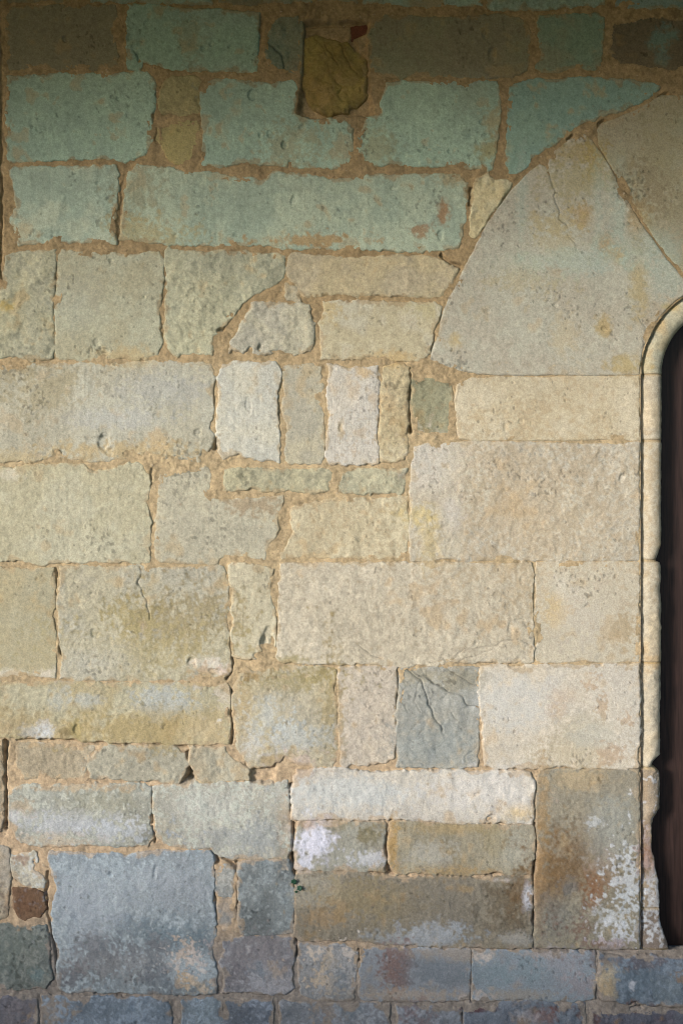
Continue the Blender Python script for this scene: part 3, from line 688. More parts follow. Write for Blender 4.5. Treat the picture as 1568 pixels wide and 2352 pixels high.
S("J 70,610 130,590 200,580 210,640 200,680 260,730 250,780 190,790 130,760 80,720 60,660", (200, 194, 172), WORN, z=-1)
S("J 80,790 200,790 250,830 260,900 230,950 130,970 80,900 75,830", rbrown, WORN, c2=(104, 78, 58), m2=.7, z=0, smear=.2, label="rusty brown broken stone at the left")
S("J -500,1000 0,990 130,1000 260,1010 290,1100 280,1200 300,1300 260,1360 100,1370 0,1360 -500,1360", (124, 128, 119), WORN, c2=(112, 120, 117), m2=.6)
# lowest courses
S("J -500,1415 60,1415 130,1400 210,1440 220,1500 210,1900 -500,1900", (128, 126, 128), ROUGH, c2=(112, 112, 122))
S("J 240,1410 330,1400 600,1420 850,1415 970,1420 980,1500 970,1900 240,1900", (142, 154, 162), WORN, c2=(126, 139, 148), m2=.6)
S("J 1050,1440 1150,1430 1280,1420 1300,1900 1040,1900", (146, 158, 164), WORN, c2=(132, 145, 152))
S("K 30,1430 150,1430 310,1430 320,1500 310,1900 30,1900", (138, 147, 155), WORN, c2=(118, 128, 138), m2=.6)
S("K 470,1100 600,1110 780,1120 800,1160 790,1250 780,1380 770,1430 600,1440 480,1400 460,1300 460,1200", (154, 152, 146), WORN, c2=(128, 136, 140), m2=.6)
S("K 830,1135 950,1125 1100,1140 1300,1140 1440,1140 L 345,1150 345,1300 340,1430 K 1250,1440 1000,1435 820,1430 800,1380 815,1250", (152, 156, 157), FINE, c2=(128, 138, 142), m2=.5)
S("L 365,1150 500,1145 700,1150 900,1160 1060,1160 1065,1300 1060,1420 950,1440 800,1430 700,1420 500,1430 420,1440 355,1430 360,1300", (152, 162, 165), FINE, c2=(138, 138, 140), m2=.5, label="smooth blue-grey block below the door jamb")
S("L 1090,1170 1200,1172 1400,1180 1568,1185 2700,1190 2700,1460 1568,1470 1400,1460 1200,1450 1090,1420 1080,1300", (118, 130, 138), WORN, c2=(104, 112, 120), m2=.5, z=6, w=10, R=9, name="step_stone", clip=False, label="dark blue-grey step stone under the door")
S("K 350,1450 600,1450 780,1450 980,1460 1000,1900 350,1900", (146, 151, 153), WORN, c2=(132, 132, 134), m2=.6)
S("K 1020,1460 1230,1470 1390,1480 1400,1900 1010,1900", (142, 145, 148), WORN, c2=(128, 138, 143), m2=.6)
S("L 310,1490 470,1470 520,1440 700,1435 830,1455 1000,1455 1010,1520 1000,1900 315,1900", (130, 139, 146), ROUGH, c2=(118, 119, 126), z=-2)
S("L 1030,1480 1200,1485 1568,1492 2700,1490 2700,1900 1020,1900", (112, 114, 122), ROUGH, c2=(92, 80, 88), m2=.7, z=-4, clip=False)

N_TRACED = len(STONES)
# the wall goes on beyond the picture: plain coursed stones to the left and right of it
_r = random.Random(5)
for (y0, y1) in [(-620, -390), (-380, -135), (-120, 0), (12, 158), (170, 372), (382, 560), (572, 824)]:
    x = -620
    while x < -30:
        x1 = min(-2, x + _r.uniform(200, 380))
        if x1 > -70: x1 = -2
        if x1 - x > 40 and not (y0 > 560 and x1 > -165):
            S(f"X {x + 6},{y0 + 5} {x1 - 6},{y0 + 5} {x1 - 6},{y1 - 5} {x + 6},{y1 - 5}", oliv if y0 < 100 else (180, 186, 166), FINE, rag=.5, w=12)
        x = x1
for (y0, y1) in [(-620, -390), (-380, -135)]:
    x = -10
    while x < 2600:
        x1 = x + _r.uniform(240, 460)
        S(f"X {x + 6},{y0 + 5} {x1 - 6},{y0 + 5} {x1 - 6},{y1 - 5} {x + 6},{y1 - 5}", oliv, FINE, rag=.5, w=12)
        x = x1
for (y0, y1) in [(836, 1060), (1072, 1288), (1300, 1556), (1566, 1696), (1706, 1910), (1945, 2116), (2128, 2270), (2284, 2470)]:
    for x0, x1 in [(-620, -420), (-410, -205)]:
        S(f"X {x0 + 4},{y0 + 4} {x1 - 4},{y0 + 4} {x1 - 4},{y1 - 4} {x0 + 4},{y1 - 4}", lgrey, FINE, rag=.5, w=12)
for (y0, y1) in [(-120, 20), (34, 150), (228, 400), (412, 560), (572, 640), (652, 850), (862, 1010), (1022, 1286), (1298, 1520), (1532, 1760), (1772, 2180)]:
    x0 = 1960 if y0 < 200 else (1950 if y0 < 300 else 2344)
    if y0 in (-120, 34, 228, 412, 572): continue
    S(f"X 2340,{y0} 2560,{y0} 2560,{y1} 2340,{y1}", cream, FINE, rag=.5, w=12)
    S(f"X 2572,{y0} 2720,{y0} 2720,{y1} 2572,{y1}", cream, FINE, rag=.5, w=12)

# ------------------------------------------------------------------ building heightfields
def link_mesh(name, V, Q, colors=None, mat=None, parent=None, smooth_shade=True):
    me = bpy.data.meshes.new(name)
    V = np.ascontiguousarray(V, np.float32); Q = np.ascontiguousarray(Q, np.int32)
    k = Q.shape[1]
    me.vertices.add(len(V)); me.vertices.foreach_set("co", V.ravel())
    me.loops.add(Q.size); me.loops.foreach_set("vertex_index", Q.ravel())
    me.polygons.add(len(Q)); me.polygons.foreach_set("loop_start", np.arange(0, Q.size, k, dtype=np.int32))
    me.polygons.foreach_set("use_smooth", np.full(len(Q), smooth_shade, bool))
    me.update(calc_edges=True)
    if colors is not None:
        a = me.attributes.new("col", 'FLOAT_COLOR', 'POINT')
        a.data.foreach_set("color", np.ascontiguousarray(colors, np.float32).ravel())
    if mat: me.materials.append(mat)
    o = bpy.data.objects.new(name, me)
    COL.objects.link(o)
    if parent is not None: o.parent = parent
    return o

def grid_mesh(name, i0, i1, j0, j1, H, keep, C, mat, parent):
    """H, C cover rows i0:i1 and columns j0:j1 of the lattice; keep marks the cells to make."""
    cell = keep[:-1, :-1] | keep[1:, :-1] | keep[:-1, 1:] | keep[1:, 1:]
    if not cell.any(): return None
    a, b = np.nonzero(cell)
    W = j1 - j0
    q = np.stack([a * W + b, (a + 1) * W + b, (a + 1) * W + b + 1, a * W + b + 1], 1)
    used, inv = np.unique(q.ravel(), return_inverse=True)
    q = inv.reshape(q.shape)
    x = GX[i0:i1, j0:j1].ravel()[used]; y = GY[i0:i1, j0:j1].ravel()[used]
    V = np.stack([WX(x), -H.ravel()[used] * 0.001, WZ(y)], 1)
    return link_mesh(name, V, q, C.reshape(-1, 4)[used], mat, parent)

def stain(px, py, f, C, tag=None):
    """lay every stain patch that reaches these points over the colours C (n x m x 3)"""
    x0, x1, y0, y1 = px.min(), px.max(), py.min(), py.max()
    for (cx, cy, rx, ry, col, s, fine, soft, brk, rot) in PATCH:
        e = max(rx, ry) * 2.0
        if cx + e < x0 or cx - e > x1 or cy + e < y0 or cy - e > y1: continue
        dx, dy = px - cx, py - cy
        if rot: dx, dy = dx * math.cos(rot) + dy * math.sin(rot), -dx * math.sin(rot) + dy * math.cos(rot)
        d = np.sqrt((dx / rx) ** 2 + (dy / ry) ** 2)
        if fine: d = d + brk * (.1 * f("c40") + .12 * f("c18") + .3 * f("c8") + .42 * f("c4"))
        else: d = d + brk * (.16 * f("c40") + .15 * f("c18") + .24 * f("c8") + .26 * f("c4"))
        m = smooth(1 + soft, 1 - soft, d) * s * .85
        C += m[..., None] * (col - C)
    return C

def mortar_colour(py, f):
    c = np.broadcast_to(alb(MORTAR), py.shape + (3,)).copy()
    for m, col in ((.35 * smooth(-.8, 1.2, .6 * f("c100") + .5 * f("c40") + .3 * f("c18")), (196, 169, 126)),
                   (.8 * smooth(980, 520, py + 50 * f("n200")), (163, 138, 98)),          # browner and darker in the upper courses
                   (.6 * smooth(1350, 2000, py + 60 * f("n200")), (197, 170, 139)),       # pinker lime mortar lower down
                   (.8 * smooth(2080, 2240, py + 40 * f("n100")), (146, 141, 134))):      # greyer and darker towards the bottom
        c += m[..., None] * (alb(col) - c)
    return c

def weather(C, f, k=1.0, rust=1.0):
    """speckle, bleaching and darkening that every old stone has"""
    v = 1 + k * (.03 * f("c100") + .03 * f("c40") + .025 * f("c18") + .045 * f("c8") + .065 * f("c4"))
    C = C * v[..., None]
    dark = np.clip(f("c8") * .6 + f("c4") * .7 + .5 * f("d60") - 1.5, 0, 1)
    C = C * (1 - .30 * k * dark)[..., None]
    och = np.clip(.6 * f("d60") + .6 * f("c18") + .4 * f("c8") - .9, 0, 1) * .32 * k * rust
    C = C + och[..., None] * (alb(OCHRE) - C)
    return C

wall = bpy.data.objects.new("stone_wall", None)
COL.objects.link(wall)
wall["label"] = "old coursed limestone wall of mixed blocks with sandy mortar joints"
wall["category"] = "wall"
wall["kind"] = "thing"

# carve field shared by all stones: cracks and pits
CARVED = np.zeros((NY, NX), np.float32)
CDARK = np.zeros((NY, NX), np.float32)
def window(x0, x1, y0, y1):
    return np.searchsorted(ys, y0), min(np.searchsorted(ys, y1) + 1, NY), np.searchsorted(xs, x0), min(np.searchsorted(xs, x1) + 1, NX)
for P, w, d in CARVE:
    e = w * 3 + 8
    i0, i1, j0, j1 = window(P[:, 0].min() - e, P[:, 0].max() + e, P[:, 1].min() - e, P[:, 1].max() + e)
    sl = np.s_[i0:i1, j0:j1]
    D = line_dist(GX[sl] + 2.2 * F["e10"][sl], GY[sl] + 2.2 * F["n14"][sl], P)
    CARVED[sl] -= d * np.exp(-(D / w) ** 2) + .25 * d * np.exp(-(D / (w * 3)) ** 2)
    CDARK[sl] = np.maximum(CDARK[sl], np.exp(-(D / w) ** 2))
for x, y, rx, ry, d in PIT:
    e = max(rx, ry) * 2.2
    i0, i1, j0, j1 = window(x - e, x + e, y - e, y + e)
    sl = np.s_[i0:i1, j0:j1]
    D = np.hypot((GX[sl] - x) / rx, (GY[sl] - y) / ry) + .22 * F["e10"][sl] + .15 * F["n14"][sl]
    CARVED[sl] -= d * smooth(1.15, .55, D)

MAXSD = np.full((NY, NX), -99, np.float32)
SMEARN = .9 * F["e26"] + .9 * F["c18"] + .7 * F["e10"] + .4 * F["c4"]
# mortar body: flush pointing with a trowelled grain
MH = (-1.5 - 1.5 * smooth(1600, 1800, GY) + .8 * F["n50"] + .95 * F["n26"] + .7 * F["n14"] + .45 * F["n8"] + .35 * F["n5"] + .26 * F["n3"] + 1.2 * F["pit5"] + .7 * F["scarp2"]).astype(np.float32)
for P, w, d in GAP:
    e = w * 3 + 10
    i0, i1, j0, j1 = window(P[:, 0].min() - e, P[:, 0].max() + e, P[:, 1].min() - e, P[:, 1].max() + e)
    sl = np.s_[i0:i1, j0:j1]
    D = line_dist(GX[sl] + 1.5 * F["e10"][sl], GY[sl] + 1.5 * F["n14"][sl], P) * (1 + .18 * F["e26"][sl])
    MH[sl] -= d * smooth(w * 1.7, w * .5, D)
# the square hole above the second course
hole = pts("B 470,120 600,108 760,112 868,120 868,330 872,560 900,660 840,672 700,668 540,690 445,660 470,520 478,330")
hi = window(660, 880, 30, 300); hsl = np.s_[hi[0]:hi[1], hi[2]:hi[3]]
hsd = poly_sd(GX[hsl], GY[hsl], hole) + 1.5 * F["e10"][hsl]
MH[hsl] -= 18 * smooth(-3, 10, hsd)
# brown mortar fillet in the hole's upper right corner, in front of the hole's back
fil = poly_sd(GX[hsl], GY[hsl], pts("B 770,215 862,178 870,420 850,340 800,290"))
MH[hsl] += 12 * smooth(-2, 5, fil)
top_ = poly_sd(GX[hsl], GY[hsl], pts("B 490,150 600,140 760,140 770,215 740,232 640,218 560,190 500,215"))
MH[hsl] += 8 * smooth(-2, 5, top_)

for s in STONES:
    P = s["P"]; e = 22
    i0, i1, j0, j1 = window(P[:, 0].min() - e, P[:, 0].max() + e, P[:, 1].min() - e, P[:, 1].max() + e)
    i0 = max(i0 - 1, 0); j0 = max(j0 - 1, 0)
    sl = np.s_[i0:i1, j0:j1]
    px, py = GX[sl], GY[sl]
    f = lambda k, sl=sl: F[k][sl]
    sd = poly_sd(px, py, P)
    if s["clip"]:
        sd = np.minimum(sd, OSD[sl])
    rag = s["rag"]
    sd = sd + rag * (.6 * f("e26") + .9 * f("e10") + 1.15 * f("e5")) - rag * 4 * np.clip(f("n26") - 1.5, 0, 1.2) + 3.6
    MAXSD[sl] = np.maximum(MAXSD[sl], sd)
    w = s["w"] * (1 + .3 * f("n50"))
    w = np.maximum(w, 3)
    t = np.clip(sd / w, 0, 1)
    prof = -s["R"] * (1 - np.sqrt(np.clip(1 - (1 - t) ** 2, 0, 1)))
    prof = np.where(sd < 0, -s["R"] + 3.0 * sd, prof)
    rel = .86 * sum(a * f(k) for k, a in s["rel"].items())
    cx, cy = P.mean(0)
    fl = F["fleck"][sl] * s["fleck"]
    rel = rel - 1.0 * fl
    H = s["z"] + prof + rel * smooth(-4, 6, sd) + s["tilt"][0] * (px - cx) + s["tilt"][1] * (py - cy)
    H = H + CARVED[sl] * smooth(-3, 3, sd)
    H = np.minimum(H, s["z"] + 14)
    H = np.maximum(H, -48 + .05 * sd)
    keep = sd > -9
    if P[:, 1].mean() > 2180: s["smear"] = 1.0
    m = smooth(-.7, .9, .5 * f("c40") + .45 * f("c100") + .35 * f("c18") + .2 * f("c8")) * s["m2"] * .68
    C = np.broadcast_to(s["col"], px.shape + (3,)).copy()
    C = C + m[..., None] * (s["c2"] - C)
    greyish = s["rel"] is WORN and s["col"][0] < s["col"][2] * 1.32 and P[:, 1].mean() > 1750
    C = weather(C, f, 1.0 if s["rel"] in (WORN, ROUGH, LUMPY) else .72, .15 if greyish else 1.0)
    if greyish:                       # grey crustose lichen: pale specks over a darker damp skin
        a = .55 * f("c40") + .35 * f("d60") + .4 * f("c18")
        b = .55 * f("c8") + .75 * f("c4") + .35 * f("n5")
        dk = smooth(-.2, 1.6, -a + .5 * b) * .5
        C = C * (1 - .55 * dk)[..., None]
        lt = smooth(.35, 1.3, .5 * a + b) * .55
        C = C + lt[..., None] * (np.minimum(s["col"] * 1.5, alb((206, 210, 208))) - C)
    C = C + (.8 * fl)[..., None] * (alb((176, 160, 124)) - C)
    C = stain(px, py, f, C)
    C = C * (1 + .36 * np.minimum(f("pit5"), 0) + .12 * np.minimum(f("pit"), 0))[..., None]        # shade of the pits painted in as darker colour
    # mortar smeared over the arris and left in the hollows
    sm = smooth(6, 0, sd + 3.6 * SMEARN[sl]) * s["smear"] * 1.15
    sm = np.clip(sm, 0, 1)
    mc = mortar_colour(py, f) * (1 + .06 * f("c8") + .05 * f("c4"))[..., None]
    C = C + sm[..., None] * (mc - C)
    C = C * (1 - .35 * CDARK[sl])[..., None]
    A = np.full(px.shape + (1,), s["tool"]) * (1 - .6 * sm[..., None])
    C4 = np.concatenate([np.clip(C, .01, .9), A], 2)
    o = grid_mesh(s["name"], i0, i1, j0, j1, H, keep, C4, M_STONE, wall)
    if o is not None and s["label"]: o["label"] = s["label"]

# mortar in every joint
f = lambda k: F[k]
keep = (MAXSD < 11) & (OSD > -4) & (GY < 2460) & (GX < 2690)
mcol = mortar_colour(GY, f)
mcol = mcol * (1 + .05 * F["c18"] + .06 * F["c8"] + .09 * F["c4"])[..., None]
sp = np.clip(F["c4"] - 1.9, 0, 1)
mcol = mcol * (1 - .5 * sp)[..., None]
grit = np.clip(F["n3"] - 2.3, 0, 1)
mcol = mcol + (.6 * grit)[..., None] * (alb((214, 196, 164)) - mcol)
C4 = np.concatenate([np.clip(mcol, .01, .9), np.zeros((NY, NX, 1))], 2)
mo = grid_mesh("mortar", 0, NY, 0, NX, MH, keep, C4, M_MORTAR, wall)
mo["kind"] = "stuff"

# ------------------------------------------------------------------ moulded door surround
def sample(k, px, py):
    j = np.clip(np.searchsorted(xs, px), 0, NX - 1); i = np.clip(np.searchsorted(ys, py), 0, NY - 1)
    return F[k][i, j]

def path_point(t):
    """t: length along the outer edge of the surround, from the foot of the left jamb, over the arch and down the right jamb"""
    L1 = OYB - (OYT + OR); La = OR * math.pi / 2; L2 = (OX1 - OX0) - 2 * OR
    if t < L1: return OX0, OYB - t, 1.0, 0.0
    t -= L1
    if t < La:
        a = t / OR; return OX0 + OR - OR * math.cos(a), OYT + OR - OR * math.sin(a), math.cos(a), math.sin(a)
    t -= La
    if t < L2: return OX0 + OR + t, OYT, 0.0, 1.0
    t -= L2
    if t < La:
        a = t / OR; return OX1 - OR + OR * math.sin(a), OYT + OR - OR * math.cos(a), -math.sin(a), math.cos(a)
    t -= La
    return OX1, OYT + OR + t, -1.0, 0.0

L1 = OYB - (OYT + OR); LA = OR * math.pi / 2; L2 = (OX1 - OX0) - 2 * OR
LT = 2 * L1 + 2 * LA + L2
# right-hand outline of the left jamb (picture units), worn and broken towards the foot
JY = np.array([860, 1250, 1258, 1270, 1283, 1288, 1292, 1300, 1330, 1340, 1374, 1380, 1388, 1400, 1500, 1525, 1600, 1620, 1690, 1735, 1741, 1750, 1757, 1762, 1766, 1774, 1790, 1860, 1868, 1876, 1884, 1900, 1924, 1950, 1972, 1998, 2030, 2065, 2105, 2130, 2150, 2170, 2186])
JX = np.array([1523, 1522, 1520, 1516, 1510, 1508, 1518, 1521, 1521, 1520.5, 1521, 1520, 1521, 1522, 1522, 1521, 1521, 1519, 1520, 1519, 1512, 1504, 1500, 1498, 1510, 1517, 1519, 1518, 1513, 1508, 1503, 1499, 1500, 1499, 1505, 1509, 1515, 1517, 1518, 1521, 1529, 1535, 1538])
def jamb_width(py):
    return np.interp(py, JY, JX) - OX0

QN = 34
def moulding(name, t0, t1, drop=0.0, step=2.0, col=(204, 190, 156), col2=None, joint=3.0, mat=None, label=None):
    T = np.arange(t0, t1 + step * .5, step)
    rows_x, rows_y, rows_h = [], [], []
    for t in T:
        x, y, nx, ny = path_point(t)
        left = t < L1
        wq = float(jamb_width(y)) if left else 57.0
        worn = smooth(1868, 1910, y) if left else 0.0
        # across: groove, roll, then back into the reveal
        qg = np.array([-5.0, -1.0, 4.0, 8.0])
        hg = np.array([-18.0, -12.0, -12.0, -12.5])
        a = np.linspace(math.pi * .93, 0.06, QN)
        c = (9 + wq) / 2; r = (wq - 9) / 2
        qr = c + r * np.cos(a); hr = -26 + 26 * np.sin(a) ** .9; hr = np.where(a > math.pi / 2, np.maximum(hr, -13), hr)
        hr = hr * (1 - worn) + worn * (-15 + 4 * np.sin(a) - 8 * (1 - np.sin(a)) ** 3)
        foot = smooth(2120, 2180, y) if left else 0.0
        hr = hr + foot * 8
        qb = np.array([wq, wq + .2, wq + .2, wq + .2]); hb = np.array([-27.0, -45.0, -80.0, -135.0])
        q = np.concatenate([qg, qr, qb]); h = np.concatenate([hg, hr, hb])
        rows_x.append(x + nx * q); rows_y.append(y + ny * q); rows_h.append(h)
    px = np.array(rows_x); py = np.array(rows_y); h = np.array(rows_h)
    ff = lambda k: sample(k, px, py)
    worny = smooth(1240, 1420, py) * (px < 1600)
    amp = .5 + .6 * worny
    rel = amp * (.5 * ff("n26") + .45 * ff("n14") + .35 * ff("n8") + .3 * ff("n5") + .4 * ff("t9") + .6 * ff("scarp2") + 1.2 * ff("pit") + .8 * ff("pit5"))
    # the broken arris also wanders sideways
    end = np.minimum(T - t0, t1 - T)[:, None]
    h = h + rel - drop - 3.5 * np.clip(1 - end / joint, 0, 1) ** 2
    nxy = [path_point(t)[2:] for t in T]
    edge = np.concatenate([np.zeros(4), np.linspace(0, 1, QN) ** 3, np.ones(4)])[None, :]
    jit = (edge * (.3 + .25 * worny) * (1.0 * ff("e10") + .8 * ff("e5")))
    NXY = np.array(nxy)
    px2 = px + jit * NXY[:, :1]; py2 = py + jit * NXY[:, 1:]
    n, mcount = px.shape
    V = np.stack([WX(px2), -h * .001, WZ(py2)], 2).reshape(-1, 3)
    ii, jj = np.meshgrid(np.arange(n - 1), np.arange(mcount - 1), indexing='ij')
    q = np.stack([ii * mcount + jj, ii * mcount + jj + 1, (ii + 1) * mcount + jj + 1, (ii + 1) * mcount + jj], 2).reshape(-1, 4)
    C = np.broadcast_to(alb(col), px.shape + (3,)).copy()
    mm = smooth(-.6, 1, .6 * ff("c40") + .5 * ff("c18")) * .5
    C += mm[..., None] * (alb(col2 or (206, 178, 122)) - C)
    C = weather(C, ff, 1.0)
    C = stain(px, py, ff, C)
    gm = smooth(12, 6, np.broadcast_to(np.concatenate([[-5, -1, 4, 8], np.linspace(9, 55, QN), [57] * 4]), px.shape)) * .65
    C += gm[..., None] * (alb((150, 112, 84)) - C)                 # browner in the groove
    sm = np.clip(1 - end / 5, 0, 1) * .7
    C += np.broadcast_to(sm, px.shape)[..., None] * (alb(MORTAR) - C)
    C4 = np.concatenate([np.clip(C, .01, .9), np.full(px.shape + (1,), .2)], 2)
    o = link_mesh(name, V, q, C4.reshape(-1, 4), mat or M_STONE, wall)
    if label: o["label"] = label
    return o

def ty(y): return OYB - y
G = .9
joints_left = [(2182, 2090, (136, 122, 106), (120, 112, 104), "splayed foot of the door moulding"), (2090, 1766, (158, 140, 114), (166, 162, 146), "worn brown door moulding stone with broken edge"),
               (1763, 1525, (202, 190, 162), (200, 180, 142), None), (1522, 1289, (202, 190, 162), (200, 180, 142), None),
               (1286, 1013, (202, 190, 162), (200, 180, 142), None), (1010, 860, (202, 190, 162), (200, 180, 142), None)]
for y0, y1, c, c2, lb in joints_left:
    moulding("door_moulding", ty(y0), ty(y1) - G, col=c, col2=c2, label=lb)
moulding("door_moulding", L1 + 1.5, L1 + LA * .97, col=(200, 194, 164), col2=(200, 172, 112), label="curved piece of door moulding at the spring of the arch")
moulding("door_moulding", L1 + LA * .97 + 2, L1 + LA + L2 / 2, step=8, col=(200, 194, 164))
moulding("door_moulding", L1 + LA + L2 / 2 + 2, L1 + LA * 2 + L2 - 2, step=8, col=(200, 194, 164))
for k in range(5):
    moulding("door_moulding", L1 + LA * 2 + L2 + k * L1 / 5 + 1, L1 + LA * 2 + L2 + (k + 1) * L1 / 5 - 1, step=12, col=(206, 192, 156))
jm = moulding("moulding_mortar", 1, LT - 1, drop=3.5, step=4, col=MORTAR, mat=M_MORTAR)

# ------------------------------------------------------------------ plain solids
def box_mesh(name, x0, x1, y0, y1, z0, z1, mat, parent=None, bevel=0.0, segs=2):
    import bmesh
    bm = bmesh.new()
    bmesh.ops.create_cube(bm, size=1.0)
    for v in bm.verts:
        v.co.x = (x0 + x1) / 2 + v.co.x * (x1 - x0)
        v.co.y = (y0 + y1) / 2 + v.co.y * (y1 - y0)
        v.co.z = (z0 + z1) / 2 + v.co.z * (z1 - z0)
    if bevel:
        bmesh.ops.bevel(bm, geom=bm.edges[:], offset=bevel, segments=segs, affect='EDGES')
    me = bpy.data.meshes.new(name); bm.to_mesh(me); bm.free()
    me.materials.append(mat)
    o = bpy.data.objects.new(name, me); COL.objects.link(o)
    if parent is not None: o.parent = parent
    return o

M_CORE = plain_material("rubble_core", (.22, .18, .13), 14, .4)
core = [(-1.70, WX(1500), 0.0, WZ(-620)), (WX(2304), WX(2700), 0.0, WZ(-620)), (WX(1500) + .001, WX(2304) - .001, WZ(690), WZ(-620))]
for a in core:
    box_mesh("wall_core", a[0], a[1], .06, .42, a[2], a[3], M_CORE, wall)

# threshold behind the step
def sill():
    nx, ny = 60, 16
    X = np.linspace(WX(1440), WX(2360), nx); U = np.linspace(0, 1, ny)
    V = []
    for u in U:
        for x in X:
            y = -.004 + u * .15; z = WZ(2196) + .004 * math.sin(x * 31) * .4
            z += -.010 * (1 - min(u / .15, 1)) ** 2 + .006 * u
            V.append((x, y, z))
    V = np.array(V)
    ii, jj = np.meshgrid(np.arange(ny - 1), np.arange(nx - 1), indexing='ij')
    q = np.stack([ii * nx + jj, ii * nx + jj + 1, (ii + 1) * nx + jj + 1, (ii + 1) * nx + jj], 2).reshape(-1, 4)
    C = np.concatenate([np.broadcast_to(alb((120, 118, 120)), (len(V), 3)), np.zeros((len(V), 1))], 1)
    link_mesh("sill", V, q, C, M_STONE, wall)
sill()

# ------------------------------------------------------------------ door
def wood_material():
    m, n, l, b = nmat("dark_stained_wood")
    b.inputs["Roughness"].default_value = .55
    b.inputs["Specular IOR Level"].default_value = .3
    geo = n.new("ShaderNodeNewGeometry")
    mp = n.new("ShaderNodeMapping"); mp.inputs["Scale"].default_value = (1, 1, .06)
    l.new(geo.outputs["Position"], mp.inputs["Vector"])
    no = n.new("ShaderNodeTexNoise"); no.inputs["Scale"].default_value = 150; no.inputs["Detail"].default_value = 5; no.inputs["Distortion"].default_value = .6
    l.new(mp.outputs[0], no.inputs["Vector"])
    cr = n.new("ShaderNodeValToRGB")
    cr.color_ramp.elements[0].position = .3; cr.color_ramp.elements[0].color = (.015, .008, .0065, 1)
    cr.color_ramp.elements[1].position = .75; cr.color_ramp.elements[1].color = (.044, .023, .018, 1)
    l.new(no.outputs["Fac"], cr.inputs[0]); l.new(cr.outputs[0], b.inputs["Base Color"])
    bp = n.new("ShaderNodeBump"); bp.inputs["Strength"].default_value = .4; bp.inputs["Distance"].default_value = .002
    l.new(no.outputs["Fac"], bp.inputs["Height"]); l.new(bp.outputs[0], b.inputs["Normal"])
    return m
M_WOOD = wood_material()
M_IRON = plain_material("black_iron", (.02, .02, .02), 60, .3, rough=.5)
door = bpy.data.objects.new("wooden_door", None)
door.location = (WX(1902), .1, WZ(2196)); COL.objects.link(door)
door["label"] = "dark brown wooden door set back inside the arched stone doorway"
door["category"] = "door"
door["kind"] = "thing"
bpy.context.view_layer.update()
def under(o, parent):
    o.parent = parent; o.matrix_parent_inverse = parent.matrix_world.inverted(); return o
x = 1490.0
k = 0
while x < 2310:
    under(box_mesh("plank", WX(x) + .001, WX(x + 104) - .001, .06, .10, WZ(2192), WZ(648), M_WOOD, None, .003), door)
    x += 104; k += 1
under(box_mesh("ledge", WX(1500), WX(2300), .102, .126, WZ(2040), WZ(1940), M_WOOD, None, .004), door)
under(box_mesh("ledge", WX(1500), WX(2300), .102, .126, WZ(1000), WZ(900), M_WOOD, None, .004), door)
under(box_mesh("handle", WX(2200), WX(2216), .026, .059, WZ(1560), WZ(1420), M_IRON, None, .004), door)

# ------------------------------------------------------------------ the little weed in the open joint
def leaf_material():
    m, n, l, b = nmat("weed_green")
    b.inputs["Roughness"].default_value = .6
    no = n.new("ShaderNodeTexNoise"); no.inputs["Scale"].default_value = 200
    cr = n.new("ShaderNodeValToRGB")
    cr.color_ramp.elements[0].color = (.008, .04, .022, 1); cr.color_ramp.elements[1].color = (.016, .07, .034, 1)
    l.new(no.outputs["Fac"], cr.inputs[0]); l.new(cr.outputs[0], b.inputs["Base Color"])
    return m
M_LEAF = leaf_material()
weed = bpy.data.objects.new("weed", None)
weed.location = (WX(674), 0.0, WZ(2042)); COL.objects.link(weed)
weed["label"] = "tiny dark green weed growing from the open vertical joint"
weed["category"] = "plant"
weed["kind"] = "thing"
bpy.context.view_layer.update()
def leaf(cx, cy, r, h, tilt):
    n = 14; V = [(0, 0, 0)]
    for ring in (.55, 1.0):
        for a in range(n):
            t = 2 * math.pi * a / n
            rr = r * ring * (1 + .13 * math.cos(5 * t)) * (1 - .28 * (ring == 1.0) * math.exp(-((t - 4.2) / .35) ** 2))
            V.append((rr * math.cos(t), -.0016 * ring ** 2, rr * math.sin(t)))
    T = []
    for a in range(n):
        b2 = (a + 1) % n
        T.append((0, 1 + a, 1 + b2)); T.append((1 + a, 1 + n + a, 1 + n + b2)); T.append((1 + a, 1 + n + b2, 1 + b2))
    V = np.array(V)
    ct, st = math.cos(tilt), math.sin(tilt)
    V = np.stack([V[:, 0], V[:, 1] * ct - V[:, 2] * st, V[:, 1] * st + V[:, 2] * ct], 1) + np.array([WX(cx), -h, WZ(cy)])
    o = link_mesh("leaf", V, np.array(T), None, M_LEAF)
    md = o.modifiers.new("thickness", 'SOLIDIFY'); md.thickness = .0006
    under(o, weed)
leaf(675, 2022.5, .0078, .008, .25)
leaf(688, 2037, .007, .011, -.2)
leaf(680, 2047, .0035, .003, .3)
def tube(name, P, r, mat, parent):
    P = np.array(P); n = 6; V = []; Q = []
    for i, p in enumerate(P):
        d = P[min(i + 1, len(P) - 1)] - P[max(i - 1, 0)]; d = d / np.linalg.norm(d)
        a = np.cross(d, (0, 1, .1)); a /= np.linalg.norm(a); b2 = np.cross(d, a)
        for k in range(n):
            t = 2 * math.pi * k / n; V.append(p + r * (a * math.cos(t) + b2 * math.sin(t)))
    for i in range(len(P) - 1):
        for k in range(n):
            Q.append((i * n + k, i * n + (k + 1) % n, (i + 1) * n + (k + 1) % n, (i + 1) * n + k))
    o = link_mesh(name, np.array(V), np.array(Q), None, mat); under(o, parent); return o
def W3(px, py, h): return (WX(px), -h, WZ(py))
tube("stem", [W3(676, 2046, -.01), W3(676, 2038, 0), W3(675.5, 2028, .006), W3(675, 2022, .0078)], .0006, M_LEAF, weed)
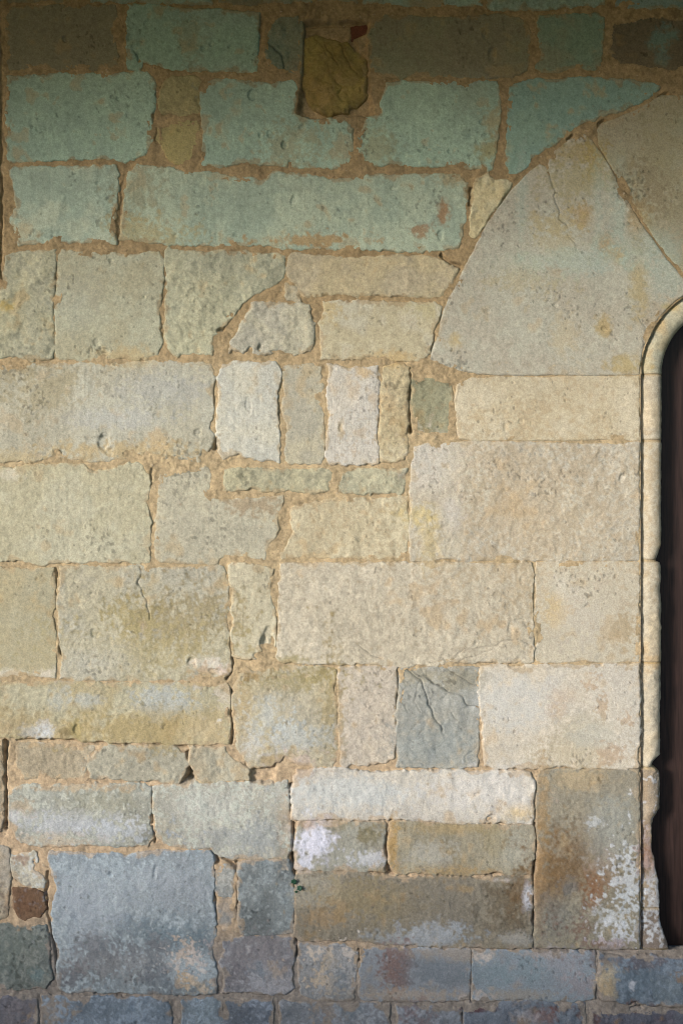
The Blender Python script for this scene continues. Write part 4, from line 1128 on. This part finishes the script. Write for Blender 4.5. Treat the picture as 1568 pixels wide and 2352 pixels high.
tube("stem", [W3(676, 2046, -.01), W3(681, 2043, .004), W3(688, 2037, .0106)], .0006, M_LEAF, weed)

# ------------------------------------------------------------------ unseen surroundings: floor, plus added gallery and garden that shape the light
M_FLOOR = plain_material("worn_paving", (.14, .14, .13), 6, .25)
M_PLASTER = plain_material("shade_ceiling_timber", (.05, .052, .045), 9, .3)
M_LAWN = plain_material("bounce_lawn", (.055, .10, .03), 8, .4)  # unseen lawn, added to throw green bounce light on the upper wall
M_PARA = plain_material("shade_parapet_limestone", (.30, .27, .21), 10, .2)
GY_EDGE = -3.55
CEIL_Z, PARAPET_Z = 3.49, 1.46
def struct(o):
    o["kind"] = "structure"; return o
struct(box_mesh("floor", -9, 9, GY_EDGE - .25, .42, -.10, -.002, M_FLOOR))
struct(box_mesh("shade_ceiling", -9, 9, GY_EDGE, .42, CEIL_Z, CEIL_Z + .25, M_PLASTER))  # unseen slab added overhead, its height set to shade the wall top
struct(box_mesh("ground", -150, 150, -250, GY_EDGE - .25, -.30, -.12, M_LAWN))
para = box_mesh("shade_parapet", -9, 9, GY_EDGE - .22, GY_EDGE, -.002, PARAPET_Z, M_PARA, None, .02)  # unseen parapet added to shade the lower wall
para["kind"] = "structure"
# leafy screen added beyond the garden, unseen, blocks the warm low sky
def sky_blocker():
    rng = np.random.default_rng(3)
    X = np.arange(-60, 60.1, .6); U = np.linspace(0, 1, 26)
    prof = np.array([(0, 0), (0, 4.75), (-1.4, 5.0), (-2.6, 4.7), (-2.6, 0)], float)
    L = np.concatenate([[0], np.cumsum(np.hypot(*np.diff(prof, axis=0).T))]); L /= L[-1]
    py = np.interp(U, L, prof[:, 0]); pz = np.interp(U, L, prof[:, 1])
    V = np.zeros((len(X), len(U), 3))
    V[..., 0] = X[:, None]; V[..., 1] = -20 + py; V[..., 2] = -.14 + pz
    V += rng.normal(0, .16, V.shape) * np.array([1, 1, .8])
    n, m = len(X), len(U)
    ii, jj = np.meshgrid(np.arange(n - 1), np.arange(m - 1), indexing='ij')
    q = np.stack([ii * m + jj, (ii + 1) * m + jj, (ii + 1) * m + jj + 1, ii * m + jj + 1], 2).reshape(-1, 4)
    o = link_mesh("sky_blocker", V.reshape(-1, 3), q, None, plain_material("sky_blocker_leaves", (.05, .09, .03), 5, .5, bump=.8, dist=.05), None, False)
    o["kind"] = "stuff"; o["label"] = "unseen leafy screen added to block the low sky"; o["category"] = "sky_blocker"
sky_blocker()
